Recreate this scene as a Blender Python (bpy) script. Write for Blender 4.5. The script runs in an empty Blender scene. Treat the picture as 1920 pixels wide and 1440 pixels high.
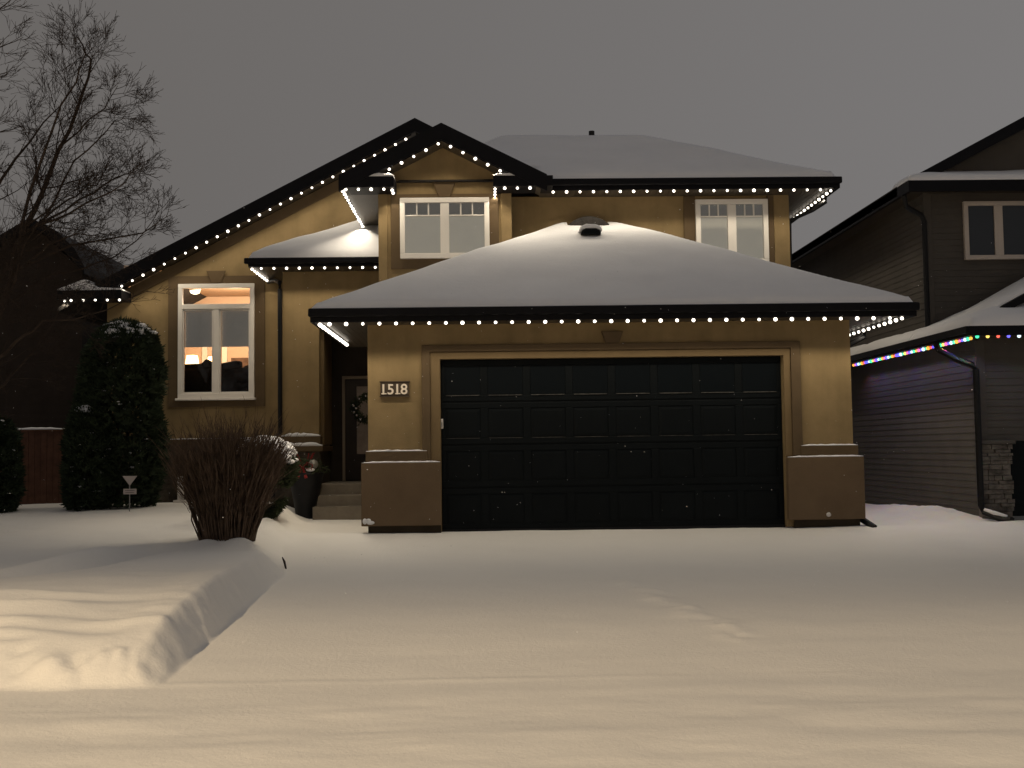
import bpy, math, random
import numpy as np
from mathutils import Vector, Matrix
random.seed(7); rng = np.random.default_rng(7)
S = bpy.context.scene
COL = S.collection

# ------------------------------------------------------------------ camera
cd = bpy.data.cameras.new("camera"); cam = bpy.data.objects.new("camera", cd); COL.objects.link(cam)
cd.sensor_fit = 'HORIZONTAL'; cd.sensor_width = 36.0; cd.lens = 36.0 * 2100 / 1920
cd.clip_start = 0.05; cd.clip_end = 2000
_yaw, _pit, _rol = math.radians(1.27), math.radians(3.31), 0.0135
_f = Vector((math.sin(_yaw) * math.cos(_pit), math.cos(_yaw) * math.cos(_pit), math.sin(_pit)))
_r = Vector((math.cos(_yaw), -math.sin(_yaw), 0)); _u = _r.cross(_f)
_r, _u = _r * math.cos(_rol) - _u * math.sin(_rol), _u * math.cos(_rol) + _r * math.sin(_rol)
M = Matrix((_r, _u, -_f)).transposed().to_4x4(); M.translation = (0, -15.96, 1.16)
cam.matrix_world = M
S.camera = cam

# ------------------------------------------------------------------ night sky: overcast, lit by the town
W = bpy.data.worlds.new("World"); S.world = W; W.use_nodes = True
nt = W.node_tree; nt.nodes.clear()
wo = nt.nodes.new('ShaderNodeOutputWorld'); wb = nt.nodes.new('ShaderNodeBackground')
tc = nt.nodes.new('ShaderNodeTexCoord'); sx = nt.nodes.new('ShaderNodeSeparateXYZ')
mr = nt.nodes.new('ShaderNodeMapRange'); cr = nt.nodes.new('ShaderNodeValToRGB')
no = nt.nodes.new('ShaderNodeTexNoise'); no.inputs['Scale'].default_value = 2.2; no.inputs['Detail'].default_value = 3
ad = nt.nodes.new('ShaderNodeMath'); ad.operation = 'MULTIPLY_ADD'; ad.inputs[1].default_value = 0.22
nt.links.new(tc.outputs['Generated'], sx.inputs[0]); nt.links.new(tc.outputs['Generated'], no.inputs['Vector'])
mr.inputs['From Min'].default_value = -0.35; mr.inputs['From Max'].default_value = 0.55
nt.links.new(sx.outputs['X'], mr.inputs['Value'])
nt.links.new(no.outputs['Fac'], ad.inputs[0]); nt.links.new(mr.outputs['Result'], ad.inputs[2])
nt.links.new(ad.outputs[0], cr.inputs['Fac'])
cr.color_ramp.elements[0].color = (0.138, 0.128, 0.121, 1); cr.color_ramp.elements[0].position = 0.0
cr.color_ramp.elements[1].color = (0.192, 0.184, 0.182, 1); cr.color_ramp.elements[1].position = 1.1 if False else 1.0
nt.links.new(cr.outputs['Color'], wb.inputs['Color']); wb.inputs['Strength'].default_value = 1.0
nt.links.new(wb.outputs[0], wo.inputs[0])

S.view_settings.view_transform = 'Standard'; S.view_settings.look = 'None'
S.view_settings.exposure = 0.0; S.view_settings.gamma = 1.0
S.view_settings.use_curve_mapping = False
S.render.engine = 'CYCLES'
S.cycles.use_denoising = True
S.cycles.max_bounces = 6; S.cycles.diffuse_bounces = 3; S.cycles.transparent_max_bounces = 12
S.cycles.sample_clamp_indirect = 2.0
S.cycles.caustics_reflective = False; S.cycles.caustics_refractive = False

P_BULB = 4.4          # watts of each white bulb
P_COLOR = 1.0
P_STREET = 14400.0
STREET = (-8.6, -25.0, 9.4)

# ------------------------------------------------------------------ materials
MATS = {}
def mat(name, col, rough=0.8, metal=0.0, spec=0.3, noise=None, bump=None, emit=None, estr=0.0, vor=None):
    """noise=(scale, amount); bump=(scale, strength, distance)"""
    if name in MATS: return MATS[name]
    m = bpy.data.materials.new(name); m.use_nodes = True; n = m.node_tree
    b = n.nodes['Principled BSDF']
    b.inputs['Base Color'].default_value = (*col, 1); b.inputs['Roughness'].default_value = rough
    b.inputs['Metallic'].default_value = metal; b.inputs['Specular IOR Level'].default_value = spec
    t = n.nodes.new('ShaderNodeTexCoord')
    if noise:
        x = n.nodes.new('ShaderNodeTexNoise'); x.inputs['Scale'].default_value = noise[0]; x.inputs['Detail'].default_value = 6
        x.inputs['Roughness'].default_value = 0.65
        n.links.new(t.outputs['Object'], x.inputs['Vector'])
        mx = n.nodes.new('ShaderNodeMix'); mx.data_type = 'RGBA'
        a = noise[1]
        mx.inputs[6].default_value = (*[c * (1 - a) for c in col], 1); mx.inputs[7].default_value = (*[min(1, c * (1 + a)) for c in col], 1)
        rr = n.nodes.new('ShaderNodeMapRange'); rr.inputs['From Min'].default_value = 0.3; rr.inputs['From Max'].default_value = 0.7
        n.links.new(x.outputs['Fac'], rr.inputs['Value'])
        n.links.new(rr.outputs[0], mx.inputs[0]); n.links.new(mx.outputs[2], b.inputs['Base Color'])
    if bump:
        y = n.nodes.new('ShaderNodeTexNoise'); y.inputs['Scale'].default_value = bump[0]; y.inputs['Detail'].default_value = 8
        y.inputs['Roughness'].default_value = 0.7
        n.links.new(t.outputs['Object'], y.inputs['Vector'])
        bp = n.nodes.new('ShaderNodeBump'); bp.inputs['Strength'].default_value = bump[1]; bp.inputs['Distance'].default_value = bump[2]
        n.links.new(y.outputs['Fac'], bp.inputs['Height']); n.links.new(bp.outputs[0], b.inputs['Normal'])
    if emit:
        b.inputs['Emission Color'].default_value = (*emit, 1); b.inputs['Emission Strength'].default_value = estr
    MATS[name] = m
    return m

M_SNOW = mat('snow', (0.84, 0.815, 0.775), 0.75, spec=0.15, noise=(0.9, 0.02), bump=(26, 0.45, 0.015))
M_ROOFSNOW = mat('roof_snow', (0.80, 0.80, 0.82), 0.8, spec=0.12, noise=(1.2, 0.03), bump=(9, 0.35, 0.02))
M_STUCCO = mat('tan_stucco', (0.258, 0.186, 0.094), 0.95, spec=0.1, noise=(1.6, 0.16), bump=(70, 0.6, 0.006))
def streaks(m, amt):
    n = m.node_tree; b = n.nodes['Principled BSDF']; src = b.inputs['Base Color'].links[0].from_socket
    t = n.nodes.new('ShaderNodeTexCoord'); mp = n.nodes.new('ShaderNodeMapping'); mp.inputs['Scale'].default_value = (5, 5, 0.45)
    x = n.nodes.new('ShaderNodeTexNoise'); x.inputs['Scale'].default_value = 1.0; x.inputs['Detail'].default_value = 5
    r = n.nodes.new('ShaderNodeMapRange'); r.inputs['From Min'].default_value = 0.45; r.inputs['From Max'].default_value = 0.75; r.inputs['To Min'].default_value = 1.0; r.inputs['To Max'].default_value = 1.0 - amt
    mx = n.nodes.new('ShaderNodeMix'); mx.data_type = 'RGBA'; mx.blend_type = 'MULTIPLY'; mx.inputs[0].default_value = 1.0
    n.links.new(t.outputs['Object'], mp.inputs[0]); n.links.new(mp.outputs[0], x.inputs['Vector']); n.links.new(x.outputs['Fac'], r.inputs['Value'])
    n.links.new(src, mx.inputs[6]); n.links.new(r.outputs[0], mx.inputs[7]); n.links.new(mx.outputs[2], b.inputs['Base Color'])
streaks(M_STUCCO, 0.13)
M_TRIM = mat('brown_stucco_trim', (0.115, 0.081, 0.047), 0.95, spec=0.1, noise=(2.0, 0.10), bump=(70, 0.6, 0.006))
M_CASE = mat('casing_stucco', (0.180, 0.127, 0.067), 0.95, spec=0.1, noise=(2.0, 0.08), bump=(70, 0.6, 0.006))
M_BASE = mat('base_stucco', (0.148, 0.103, 0.063), 0.95, spec=0.1, noise=(1.5, 0.12), bump=(60, 0.6, 0.006))
M_FOUND = mat('parging', (0.045, 0.035, 0.024), 0.95, spec=0.1, noise=(4, 0.2), bump=(30, 0.6, 0.01))
M_FASCIA = mat('black_fascia', (0.006, 0.006, 0.008), 0.5, spec=0.12, noise=(3, 0.2))
M_SOFFIT = mat('dark_soffit', (0.06, 0.048, 0.034), 0.45, spec=0.4, noise=(5, 0.2))
M_SHINGLE = mat('shingle', (0.035, 0.032, 0.03), 0.95, spec=0.1, noise=(12, 0.4), bump=(25, 0.7, 0.02))
M_DKSIDE = mat('dark_siding', (0.035, 0.027, 0.02), 0.7, spec=0.2, noise=(3, 0.2))
M_VINYL = mat('white_vinyl', (0.80, 0.76, 0.70), 0.5, spec=0.3, noise=(2, 0.04))
M_BLIND = mat('blind_glow', (0.45, 0.43, 0.38), 0.9, spec=0.1, emit=(1.0, 0.93, 0.79), estr=0.20, noise=(3, 0.05), bump=(200, 0.3, 0.002))  # emits by itself in place of room light shining through the fabric
M_BLINDG = mat('grey_blind_glow', (0.30, 0.285, 0.26), 0.9, spec=0.1, emit=(1.0, 0.94, 0.86), estr=0.075, noise=(3, 0.05), bump=(200, 0.3, 0.002))  # faint emission stands in for the lit room behind the blind
M_DARKBLIND = mat('blind_dim_glow', (0.30, 0.30, 0.29), 0.9, spec=0.1, emit=(0.95, 0.93, 0.90), estr=0.055)  # same blind painted dimmer for the top strip, where less light falls
M_GDOOR = mat('black_garage_door', (0.0045, 0.0062, 0.0072), 0.5, spec=0.09, noise=(2, 0.15), bump=(40, 0.15, 0.003))
M_GGLASS = mat('black_lite', (0.004, 0.006, 0.0075), 0.3, spec=0.1)
M_GLINT = mat('painted_glint', (0.075, 0.072, 0.066), 0.8, spec=0.1, noise=(14, 0.6))  # lighter grey that paints bulb glints onto the garage door rails
M_BLACK = mat('black_metal', (0.008, 0.008, 0.009), 0.45, spec=0.2, noise=(5, 0.2))
M_CONC = mat('step_concrete', (0.17, 0.145, 0.115), 0.9, spec=0.1, noise=(6, 0.15), bump=(40, 0.5, 0.006))
M_STONE = mat('ledge_stone', (0.07, 0.058, 0.045), 0.85, spec=0.2, noise=(5, 0.45), bump=(14, 0.8, 0.03))
M_DOOR = mat('dark_wood_door', (0.022, 0.015, 0.011), 0.5, spec=0.3, noise=(5, 0.2))
M_JAMB = mat('jamb_paint', (0.24, 0.19, 0.14), 0.6, noise=(3, 0.06))
M_NSIDE = mat('taupe_siding', (0.076, 0.068, 0.060), 0.75, spec=0.2, noise=(2.5, 0.12), bump=(30, 0.25, 0.004))
M_NWIN = mat('neighbour_frame', (0.52, 0.46, 0.41), 0.6, noise=(3, 0.05))
M_NGLASS = mat('dark_window_glass', (0.02, 0.024, 0.03), 0.12, spec=0.5)
M_LHOUSE = mat('old_brown_siding', (0.034, 0.026, 0.021), 0.85, spec=0.15, noise=(3, 0.15), bump=(20, 0.3, 0.006))
M_FENCE = mat('red_brown_wood', (0.105, 0.052, 0.034), 0.85, spec=0.15, noise=(5, 0.3), bump=(18, 0.5, 0.008))
M_BARK = mat('bark', (0.046, 0.034, 0.027), 0.9, spec=0.1, noise=(9, 0.35), bump=(30, 0.7, 0.008))
M_TWIG = mat('twig', (0.036, 0.027, 0.022), 0.9, spec=0.1, noise=(6, 0.3))
M_STEM = mat('red_brown_stem', (0.098, 0.066, 0.045), 0.85, spec=0.15, noise=(7, 0.7))
M_CEDAR = mat('cedar_green', (0.026, 0.038, 0.020), 0.8, spec=0.2, noise=(7, 0.5))
M_BOXWOOD = mat('shrub_green', (0.045, 0.056, 0.026), 0.8, spec=0.2, noise=(7, 0.5))
M_PEACH = mat('peach_wall', (0.64, 0.48, 0.36), 0.9, spec=0.1, noise=(1.2, 0.06))
M_CEIL = mat('ceiling_paint', (0.34, 0.235, 0.155), 0.9, spec=0.1, noise=(2, 0.04))
M_ROOMFLOOR = mat('room_floor', (0.10, 0.06, 0.035), 0.6, noise=(4, 0.3))
M_SOFA = mat('black_upholstery', (0.010, 0.009, 0.009), 0.9, spec=0.1, noise=(6, 0.3))
M_RED = mat('red_ribbon', (0.20, 0.016, 0.012), 0.5, spec=0.3, noise=(9, 0.3))
M_SILVER = mat('silver_bauble', (0.55, 0.55, 0.56), 0.25, metal=0.9, noise=(9, 0.1))
M_PLAQUE = mat('plaque_brown', (0.065, 0.046, 0.03), 0.6, noise=(8, 0.2), bump=(50, 0.3, 0.003))
M_DIGIT = mat('cream_numeral', (0.80, 0.70, 0.58), 0.5)
M_SIGN = mat('sign_white', (0.42, 0.37, 0.35), 0.6, noise=(6, 0.12))
M_SIGNTXT = mat('sign_grey_print', (0.20, 0.17, 0.16), 0.7)
M_GREY = mat('galvanised', (0.30, 0.29, 0.28), 0.5, metal=0.5, noise=(5, 0.2))
M_WHITEP = mat('white_plastic', (0.62, 0.58, 0.54), 0.5, noise=(4, 0.05))
M_SHADE = mat('lit_shade', (0.8, 0.6, 0.35), 0.8, emit=(1.0, 0.72, 0.34), estr=4.0)
M_LAMPIN = mat('lit_downlight', (0.8, 0.8, 0.7), 0.8, emit=(1.0, 0.88, 0.62), estr=7.0)
M_STREETL = mat('lit_street_lens', (0.8, 0.7, 0.5), 0.5, emit=(1.0, 0.76, 0.5), estr=30)
M_ART = mat('dark_picture', (0.12, 0.07, 0.045), 0.7, noise=(6, 0.5))
M_CURTAIN = mat('cream_drape', (0.72, 0.6, 0.45), 0.9, noise=(3, 0.06))

def glow(name, col, s):
    m = mat(name, (0.5, 0.5, 0.5), 0.4, emit=col, estr=s)
    m.cycles.emission_sampling = 'NONE'
    return m
M_BULB = glow('white_led', (1.0, 0.90, 0.76), 4.0)
COLORS = {'red': (1.0, 0.10, 0.06), 'orange': (1.0, 0.42, 0.03), 'green': (0.02, 0.85, 0.42), 'blue': (0.12, 0.11, 1.0),
          'white': (0.75, 0.95, 1.0), 'pink': (1.0, 0.14, 0.45), 'yellow': (1.0, 0.70, 0.12)}
M_CBULB = {k: glow('led_' + k, v, 1.5) for k, v in COLORS.items()}

m = bpy.data.materials.new('window_glass'); m.use_nodes = True; n = m.node_tree; n.nodes.clear()
o_ = n.nodes.new('ShaderNodeOutputMaterial'); mx = n.nodes.new('ShaderNodeMixShader'); tr = n.nodes.new('ShaderNodeBsdfTransparent')
gl = n.nodes.new('ShaderNodeBsdfGlossy'); gl.inputs['Roughness'].default_value = 0.02; fr = n.nodes.new('ShaderNodeFresnel'); fr.inputs['IOR'].default_value = 1.45
tr.inputs['Color'].default_value = (0.94, 0.94, 0.93, 1)
n.links.new(fr.outputs[0], mx.inputs[0]); n.links.new(tr.outputs[0], mx.inputs[1]); n.links.new(gl.outputs[0], mx.inputs[2]); n.links.new(mx.outputs[0], o_.inputs[0])
M_GLASS = m

# ------------------------------------------------------------------ mesh helpers
class MB:
    def __init__(s): s.v = []; s.f = []
    def add(s, vs, fs):
        k = len(s.v); s.v += [tuple(map(float, p)) for p in vs]; s.f += [tuple(i + k for i in f) for f in fs]; return s
    def box(s, x0, x1, y0, y1, z0, z1):
        return s.add([(x0, y0, z0), (x1, y0, z0), (x1, y1, z0), (x0, y1, z0), (x0, y0, z1), (x1, y0, z1), (x1, y1, z1), (x0, y1, z1)],
                     [(0, 3, 2, 1), (4, 5, 6, 7), (0, 1, 5, 4), (1, 2, 6, 5), (2, 3, 7, 6), (3, 0, 4, 7)])
    def prism_y(s, prof, y0, y1):
        """polygon in xz (counter clockwise seen from -y) pushed along y"""
        k = len(prof)
        vs = [(x, y0, z) for x, z in prof] + [(x, y1, z) for x, z in prof]
        fs = [tuple(range(k)), tuple(range(2 * k - 1, k - 1, -1))] + [((i + 1) % k, i, i + k, (i + 1) % k + k) for i in range(k)]
        return s.add(vs, fs)
    def prism_z(s, prof, z0, z1):
        k = len(prof)
        vs = [(x, y, z0) for x, y in prof] + [(x, y, z1) for x, y in prof]
        fs = [tuple(range(k - 1, -1, -1)), tuple(range(k, 2 * k))] + [(i, (i + 1) % k, (i + 1) % k + k, i + k) for i in range(k)]
        return s.add(vs, fs)
    def tube(s, pts, radii, n=6, cap=True):
        pts = [Vector(p) for p in pts]; k0 = len(s.v); N = len(pts)
        if not hasattr(radii, '__len__'): radii = [radii] * N
        ref = Vector((0.13, 0.21, 0.97))
        for i, p in enumerate(pts):
            d = (pts[min(i + 1, N - 1)] - pts[max(i - 1, 0)])
            if d.length < 1e-9: d = Vector((0, 0, 1))
            d.normalize()
            a = d.cross(ref)
            if a.length < 0.05: a = d.cross(Vector((1, 0, 0)))
            a.normalize(); b = d.cross(a)
            for j in range(n):
                t = 2 * math.pi * j / n
                q = p + (a * math.cos(t) + b * math.sin(t)) * radii[i]
                s.v.append(tuple(q))
        for i in range(N - 1):
            for j in range(n):
                a0 = k0 + i * n + j; a1 = k0 + i * n + (j + 1) % n
                s.f.append((a0, a1, a1 + n, a0 + n))
        if cap:
            s.f.append(tuple(k0 + j for j in range(n - 1, -1, -1))); s.f.append(tuple(k0 + (N - 1) * n + j for j in range(n)))
        return s
    def lathe(s, prof, cx, cy, n=20):
        k0 = len(s.v)
        for r, z in prof:
            for j in range(n):
                t = 2 * math.pi * j / n; s.v.append((cx + r * math.cos(t), cy + r * math.sin(t), z))
        for i in range(len(prof) - 1):
            for j in range(n):
                a0 = k0 + i * n + j; a1 = k0 + i * n + (j + 1) % n
                s.f.append((a0, a1, a1 + n, a0 + n))
        s.f.append(tuple(k0 + j for j in range(n - 1, -1, -1))); s.f.append(tuple(k0 + (len(prof) - 1) * n + j for j in range(n)))
        return s
    def ball(s, c, r, n=8, m=6, sq=(1, 1, 1)):
        k0 = len(s.v); c = Vector(c)
        s.v.append(tuple(c + Vector((0, 0, -r * sq[2]))))
        for i in range(1, m):
            a = -math.pi / 2 + math.pi * i / m
            for j in range(n):
                t = 2 * math.pi * j / n
                s.v.append(tuple(c + Vector((math.cos(a) * math.cos(t) * r * sq[0], math.cos(a) * math.sin(t) * r * sq[1], math.sin(a) * r * sq[2]))))
        s.v.append(tuple(c + Vector((0, 0, r * sq[2])))); top = len(s.v) - 1
        for j in range(n): s.f.append((k0, k0 + 1 + (j + 1) % n, k0 + 1 + j))
        for i in range(m - 2):
            for j in range(n):
                a0 = k0 + 1 + i * n + j; a1 = k0 + 1 + i * n + (j + 1) % n
                s.f.append((a0, a1, a1 + n, a0 + n))
        b = k0 + 1 + (m - 2) * n
        for j in range(n): s.f.append((b + j, b + (j + 1) % n, top))
        return s

def wloc(o):
    p = Vector((0, 0, 0))
    while o is not None: p = p + o.location; o = o.parent
    return p
def obj(name, mb, material, parent=None, smooth=False, bevel=0.0, label=None):
    me = bpy.data.meshes.new(name)
    off = wloc(parent)
    v = [(a - off.x, b - off.y, c - off.z) for a, b, c in mb.v]
    me.from_pydata(v, [], mb.f); me.update()
    if isinstance(material, (list, tuple)):
        for q in material: me.materials.append(q)
    else: me.materials.append(material)
    if smooth: me.polygons.foreach_set('use_smooth', [True] * len(me.polygons))
    o = bpy.data.objects.new(name, me); COL.objects.link(o)
    if parent: o.parent = parent
    if bevel:
        b = o.modifiers.new('edge', 'BEVEL'); b.width = bevel; b.segments = 2; b.limit_method = 'ANGLE'; b.angle_limit = math.radians(40)
    if label: o['label'] = label
    return o
def tag(o, label, cat, group=None):
    o['label'] = label; o['category'] = cat
    if group: o['group'] = group
    return o
def thing(name, label, cat, loc=(0, 0, 0), group=None):
    o = bpy.data.objects.new(name, None); COL.objects.link(o); o.location = loc; o.empty_display_size = 0.2
    return tag(o, label, cat, group)
def struct(name, mb, m, smooth=False):
    o = obj(name, mb, m, None, smooth); o['kind'] = 'structure'; return o

# ------------------------------------------------------------------ numpy noise
_perm = rng.random((256, 256))
def vnoise(x, y):
    xi = np.floor(x).astype(int); yi = np.floor(y).astype(int); fx = x - xi; fy = y - yi
    fx = fx * fx * (3 - 2 * fx); fy = fy * fy * (3 - 2 * fy)
    g = lambda a, b: _perm[a % 256, b % 256]
    return (g(xi, yi) * (1 - fx) + g(xi + 1, yi) * fx) * (1 - fy) + (g(xi, yi + 1) * (1 - fx) + g(xi + 1, yi + 1) * fx) * fy - 0.5
def fbm(x, y, o=4):
    r = 0; a = 1.0
    for i in range(o):
        r = r + a * vnoise(x * 2 ** i + 17.3 * i, y * 2 ** i + 9.1 * i); a *= 0.5
    return r
def sm(a, b, x):
    t = np.clip((x - a) / (b - a), 0, 1); return t * t * (3 - 2 * t)
def gs(x, y, cx, cy, rx, ry): return np.exp(-((x - cx) / rx) ** 2 - ((y - cy) / ry) ** 2)

# ------------------------------------------------------------------ ground: one snow sheet
def ground(x, y):
    x = np.asarray(x, float); y = np.asarray(y, float)
    drive = -0.44 + 0.052 * np.clip(y + 8, 0, 8)
    n1 = fbm(x * 0.55, y * 0.7, 3); n2 = fbm(x * 2.6 + 40, y * 2.6, 3); n3 = fbm(x * 9 + 7, y * 9, 3)
    drive = drive + 0.022 * n1 + 0.004 * n2 + 0.0015 * n3
    # wind ripples and old tyre tracks on the street
    st = sm(-8.2, -9.0, y)
    drive = drive + st * (0.004 * np.sin((y + 0.5 * n1 + 0.03 * x) * 7.0) * (0.5 + 2.0 * n1) + 0.024 * fbm(x * 0.9, y * 2.4, 4))
    drive = drive + 0.008 * fbm(x * 0.5 + 3, y * 2.2, 3) * sm(-4.5, -7.0, y)
    drive = drive + 0.02 * gs(x, y, 2, 0.0, 9, 0.25)
    drive = drive + 0.014 * np.exp(-((y + 8.05 + 0.10 * n1) / 0.05) ** 2) * np.clip(n1 * 3 + 0.3, 0, 1.3)
    # footprints half filled, across the drive
    for k in range(7):
        drive = drive + 0.020 * gs(x, y, 1.40 + 0.10 * k + 0.10 * (k % 2), -4.3 - 0.42 * k, 0.14, 0.20) * (1 + 2.0 * fbm(x * 6, y * 6, 3))
    # lawn
    lawn = np.interp(y, [-9, -8, -7.4, -6.2, -3, 0, 4, 6, 30, 200], [-0.20, -0.14, -0.05, -0.01, 0.03, 0.08, 0.14, 0.19, 0.25, 0.25])
    lump = np.clip(1 - np.abs(y + 7.3) / 1.3, 0, 1)
    lawn = lawn + 0.045 * fbm(x * 0.6 + 5, y * 1.1, 3) + 0.10 * lump * fbm(x * 0.9 + 11, y * 2.6, 3) + 0.008 * n2 + 0.003 * n3
    T0 = 0; T1 = 0.145 * sm(-7.9, -6.1, y); we = sm(-2.75, -3.7, x); lawn = lawn - 0.115
    for (yc, a, ph) in ((-7.62, 0.05, 0.0), (-7.25, 0.045, 1.3), (-6.85, 0.03, 2.1), (-6.4, 0.02, 0.5)):
        yy = yc + 0.14 * np.sin(x * 0.9 + ph) + 0.22 * n1 + 0.03 * n2
        T0 = T0 + a / (1 + np.exp(-np.clip((y - yy) / 0.035, -50, 50))) + 0.02 * np.exp(-((y - yy - 0.07) / 0.07) ** 2)
    lawn = lawn + T0 * we + T1 * (1 - we)
    # furrow across the lawn
    ax, ay, bx, by = -3.85, -2.5, -4.6, -5.2
    t = np.clip(((x - ax) * (bx - ax) + (y - ay) * (by - ay)) / ((bx - ax) ** 2 + (by - ay) ** 2), -0.1, 1.1)
    px = ax + t * (bx - ax) + 0.12 * np.sin(t * 4); py = ay + t * (by - ay)
    side = x - px
    lawn = lawn + np.clip(1.15 - np.abs(t - 0.5) * 1.9, 0, 1) * (0.11 * np.exp(-((side + 0.14) / 0.20) ** 2) * (side < -0.14) + 0.11 * (side >= -0.14) * np.clip(1 - (side + 0.14) / 0.12, 0, 1) - 0.13 * np.exp(-((side - 0.10) / 0.14) ** 2))
    # edge of the lawn along the drive and walk
    xe = np.interp(y, [-9, -8, -3.4, -2.2, -0.6, 1.5, 4, 6], [-2.30, -2.30, -2.26, -2.50, -2.85, -3.02, -3.15, -3.3])
    xe = xe + 0.04 * fbm(y * 0.9 + 3, y * 0 + 2, 2) + 0.006 * n2 + 0.008 * n3
    wid = np.interp(y, [-8, -4, -2.5, 0], [0.22, 0.22, 0.45, 0.6])
    m = 1 - np.clip((x - (xe - wid)) / wid, 0, 1) ** 1.3
    m = np.clip(m, 0, 1); m = np.where(m > 0.7, 1 - (1 - m) ** 1.5 * 1.826, m); m = np.clip(m, 0, 1)
    ye = -7.92 + 0.10 * fbm(x * 1.4, x * 0 + 5, 3) + 0.06 * n2
    my = np.clip((y - ye + 0.16) / 0.38, 0, 1); my = np.where(my > 0.6, 1 - (1 - my) ** 1.6 * 1.73, my)
    z = drive + (np.maximum(lawn, drive + 0.01) - drive) * m * my
    # bank by the drive is the highest (shovelled) edge
    z = z + 0.025 * np.exp(-((x - xe + wid + 0.12) / 0.2) ** 2) * sm(-8, -7.4, y) * sm(-3.0, -3.8, y)
    # rough front face where the plough cut it
    z = z + my * (1 - my) * 4 * m * (0.12 * fbm(x * 3.0, y * 3.5, 4) + 0.05 * fbm(x * 11, y * 9, 2) + 0.03)
    z = z + 4 * m * (1 - m) * my * 0.022 * fbm(x * 11.0, y * 11.0, 3) * sm(-2.5, -4, y)
    # shovelled heap along the walk
    for (cx, cy, h, rx, ry) in ((-3.34, 1.95, 0.27, 0.34, 0.5), (-3.2, 1.1, 0.16, 0.3, 0.5), (-3.12, 0.2, 0.13, 0.28, 0.5), (-2.98, -0.7, 0.10, 0.26, 0.5), (-3.25, -1.5, 0.08, 0.4, 0.4)):
        g = gs(x, y, cx, cy, rx, ry); z = z + g * (h + 0.16 * h * 6 * fbm(x * 4, y * 4, 3) * 0.5)
    z = z + 0.07 * gs(x, y, -3.22, -2.3, 0.5, 0.22) * (0.6 + 1.2 * fbm(x * 5, y * 5, 3)) 
    # drift against the neighbour's wall and the swale between the houses
    z = z + 0.15 * gs(x, y, 7.25, 2.4, 0.42, 2.2) * (1 + 0.7 * fbm(x * 3, y * 1.6, 3)) * sm(0.2, 1.2, y) + 0.05 * gs(x, y, 7.9, -0.2, 0.9, 0.5)
    z = z - 0.05 * gs(x, y - 0.9 * (x - 6.2), 6.2, 2.0, 0.7, 0.25)
    return z
gx = np.concatenate([np.linspace(-300, -16, 16), np.linspace(-14, -7.2, 60), np.arange(-7.1, -2.85, 0.045), np.arange(-2.84, -2.1, 0.018), np.arange(-2.08, 6.4, 0.045), np.linspace(6.5, 10, 60), np.linspace(10.6, 16, 12), np.linspace(20, 300, 14)])
gy = np.concatenate([np.linspace(-300, -17, 12), np.linspace(-15.5, -11.2, 30), np.arange(-11.1, -1.0, 0.04), np.arange(-1.0, 4.6, 0.06), np.linspace(4.8, 10, 26), np.linspace(12, 30, 8), np.linspace(40, 400, 10)])
GX, GY = np.meshgrid(gx, gy); GZ = ground(GX, GY)
nx, ny = len(gx), len(gy)
me = bpy.data.meshes.new('ground')
idx = np.arange(nx * ny).reshape(ny, nx)
quads = np.stack([idx[:-1, :-1], idx[:-1, 1:], idx[1:, 1:], idx[1:, :-1]], -1).reshape(-1, 4)
me.from_pydata(np.stack([GX, GY, GZ], -1).reshape(-1, 3).tolist(), [], quads.tolist()); me.update()
me.materials.append(M_SNOW); me.polygons.foreach_set('use_smooth', [True] * len(me.polygons))
go = bpy.data.objects.new('snowy_ground', me); COL.objects.link(go); go['kind'] = 'structure'
def gz(x, y): return float(ground(np.array([x]), np.array([y]))[0])

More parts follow.
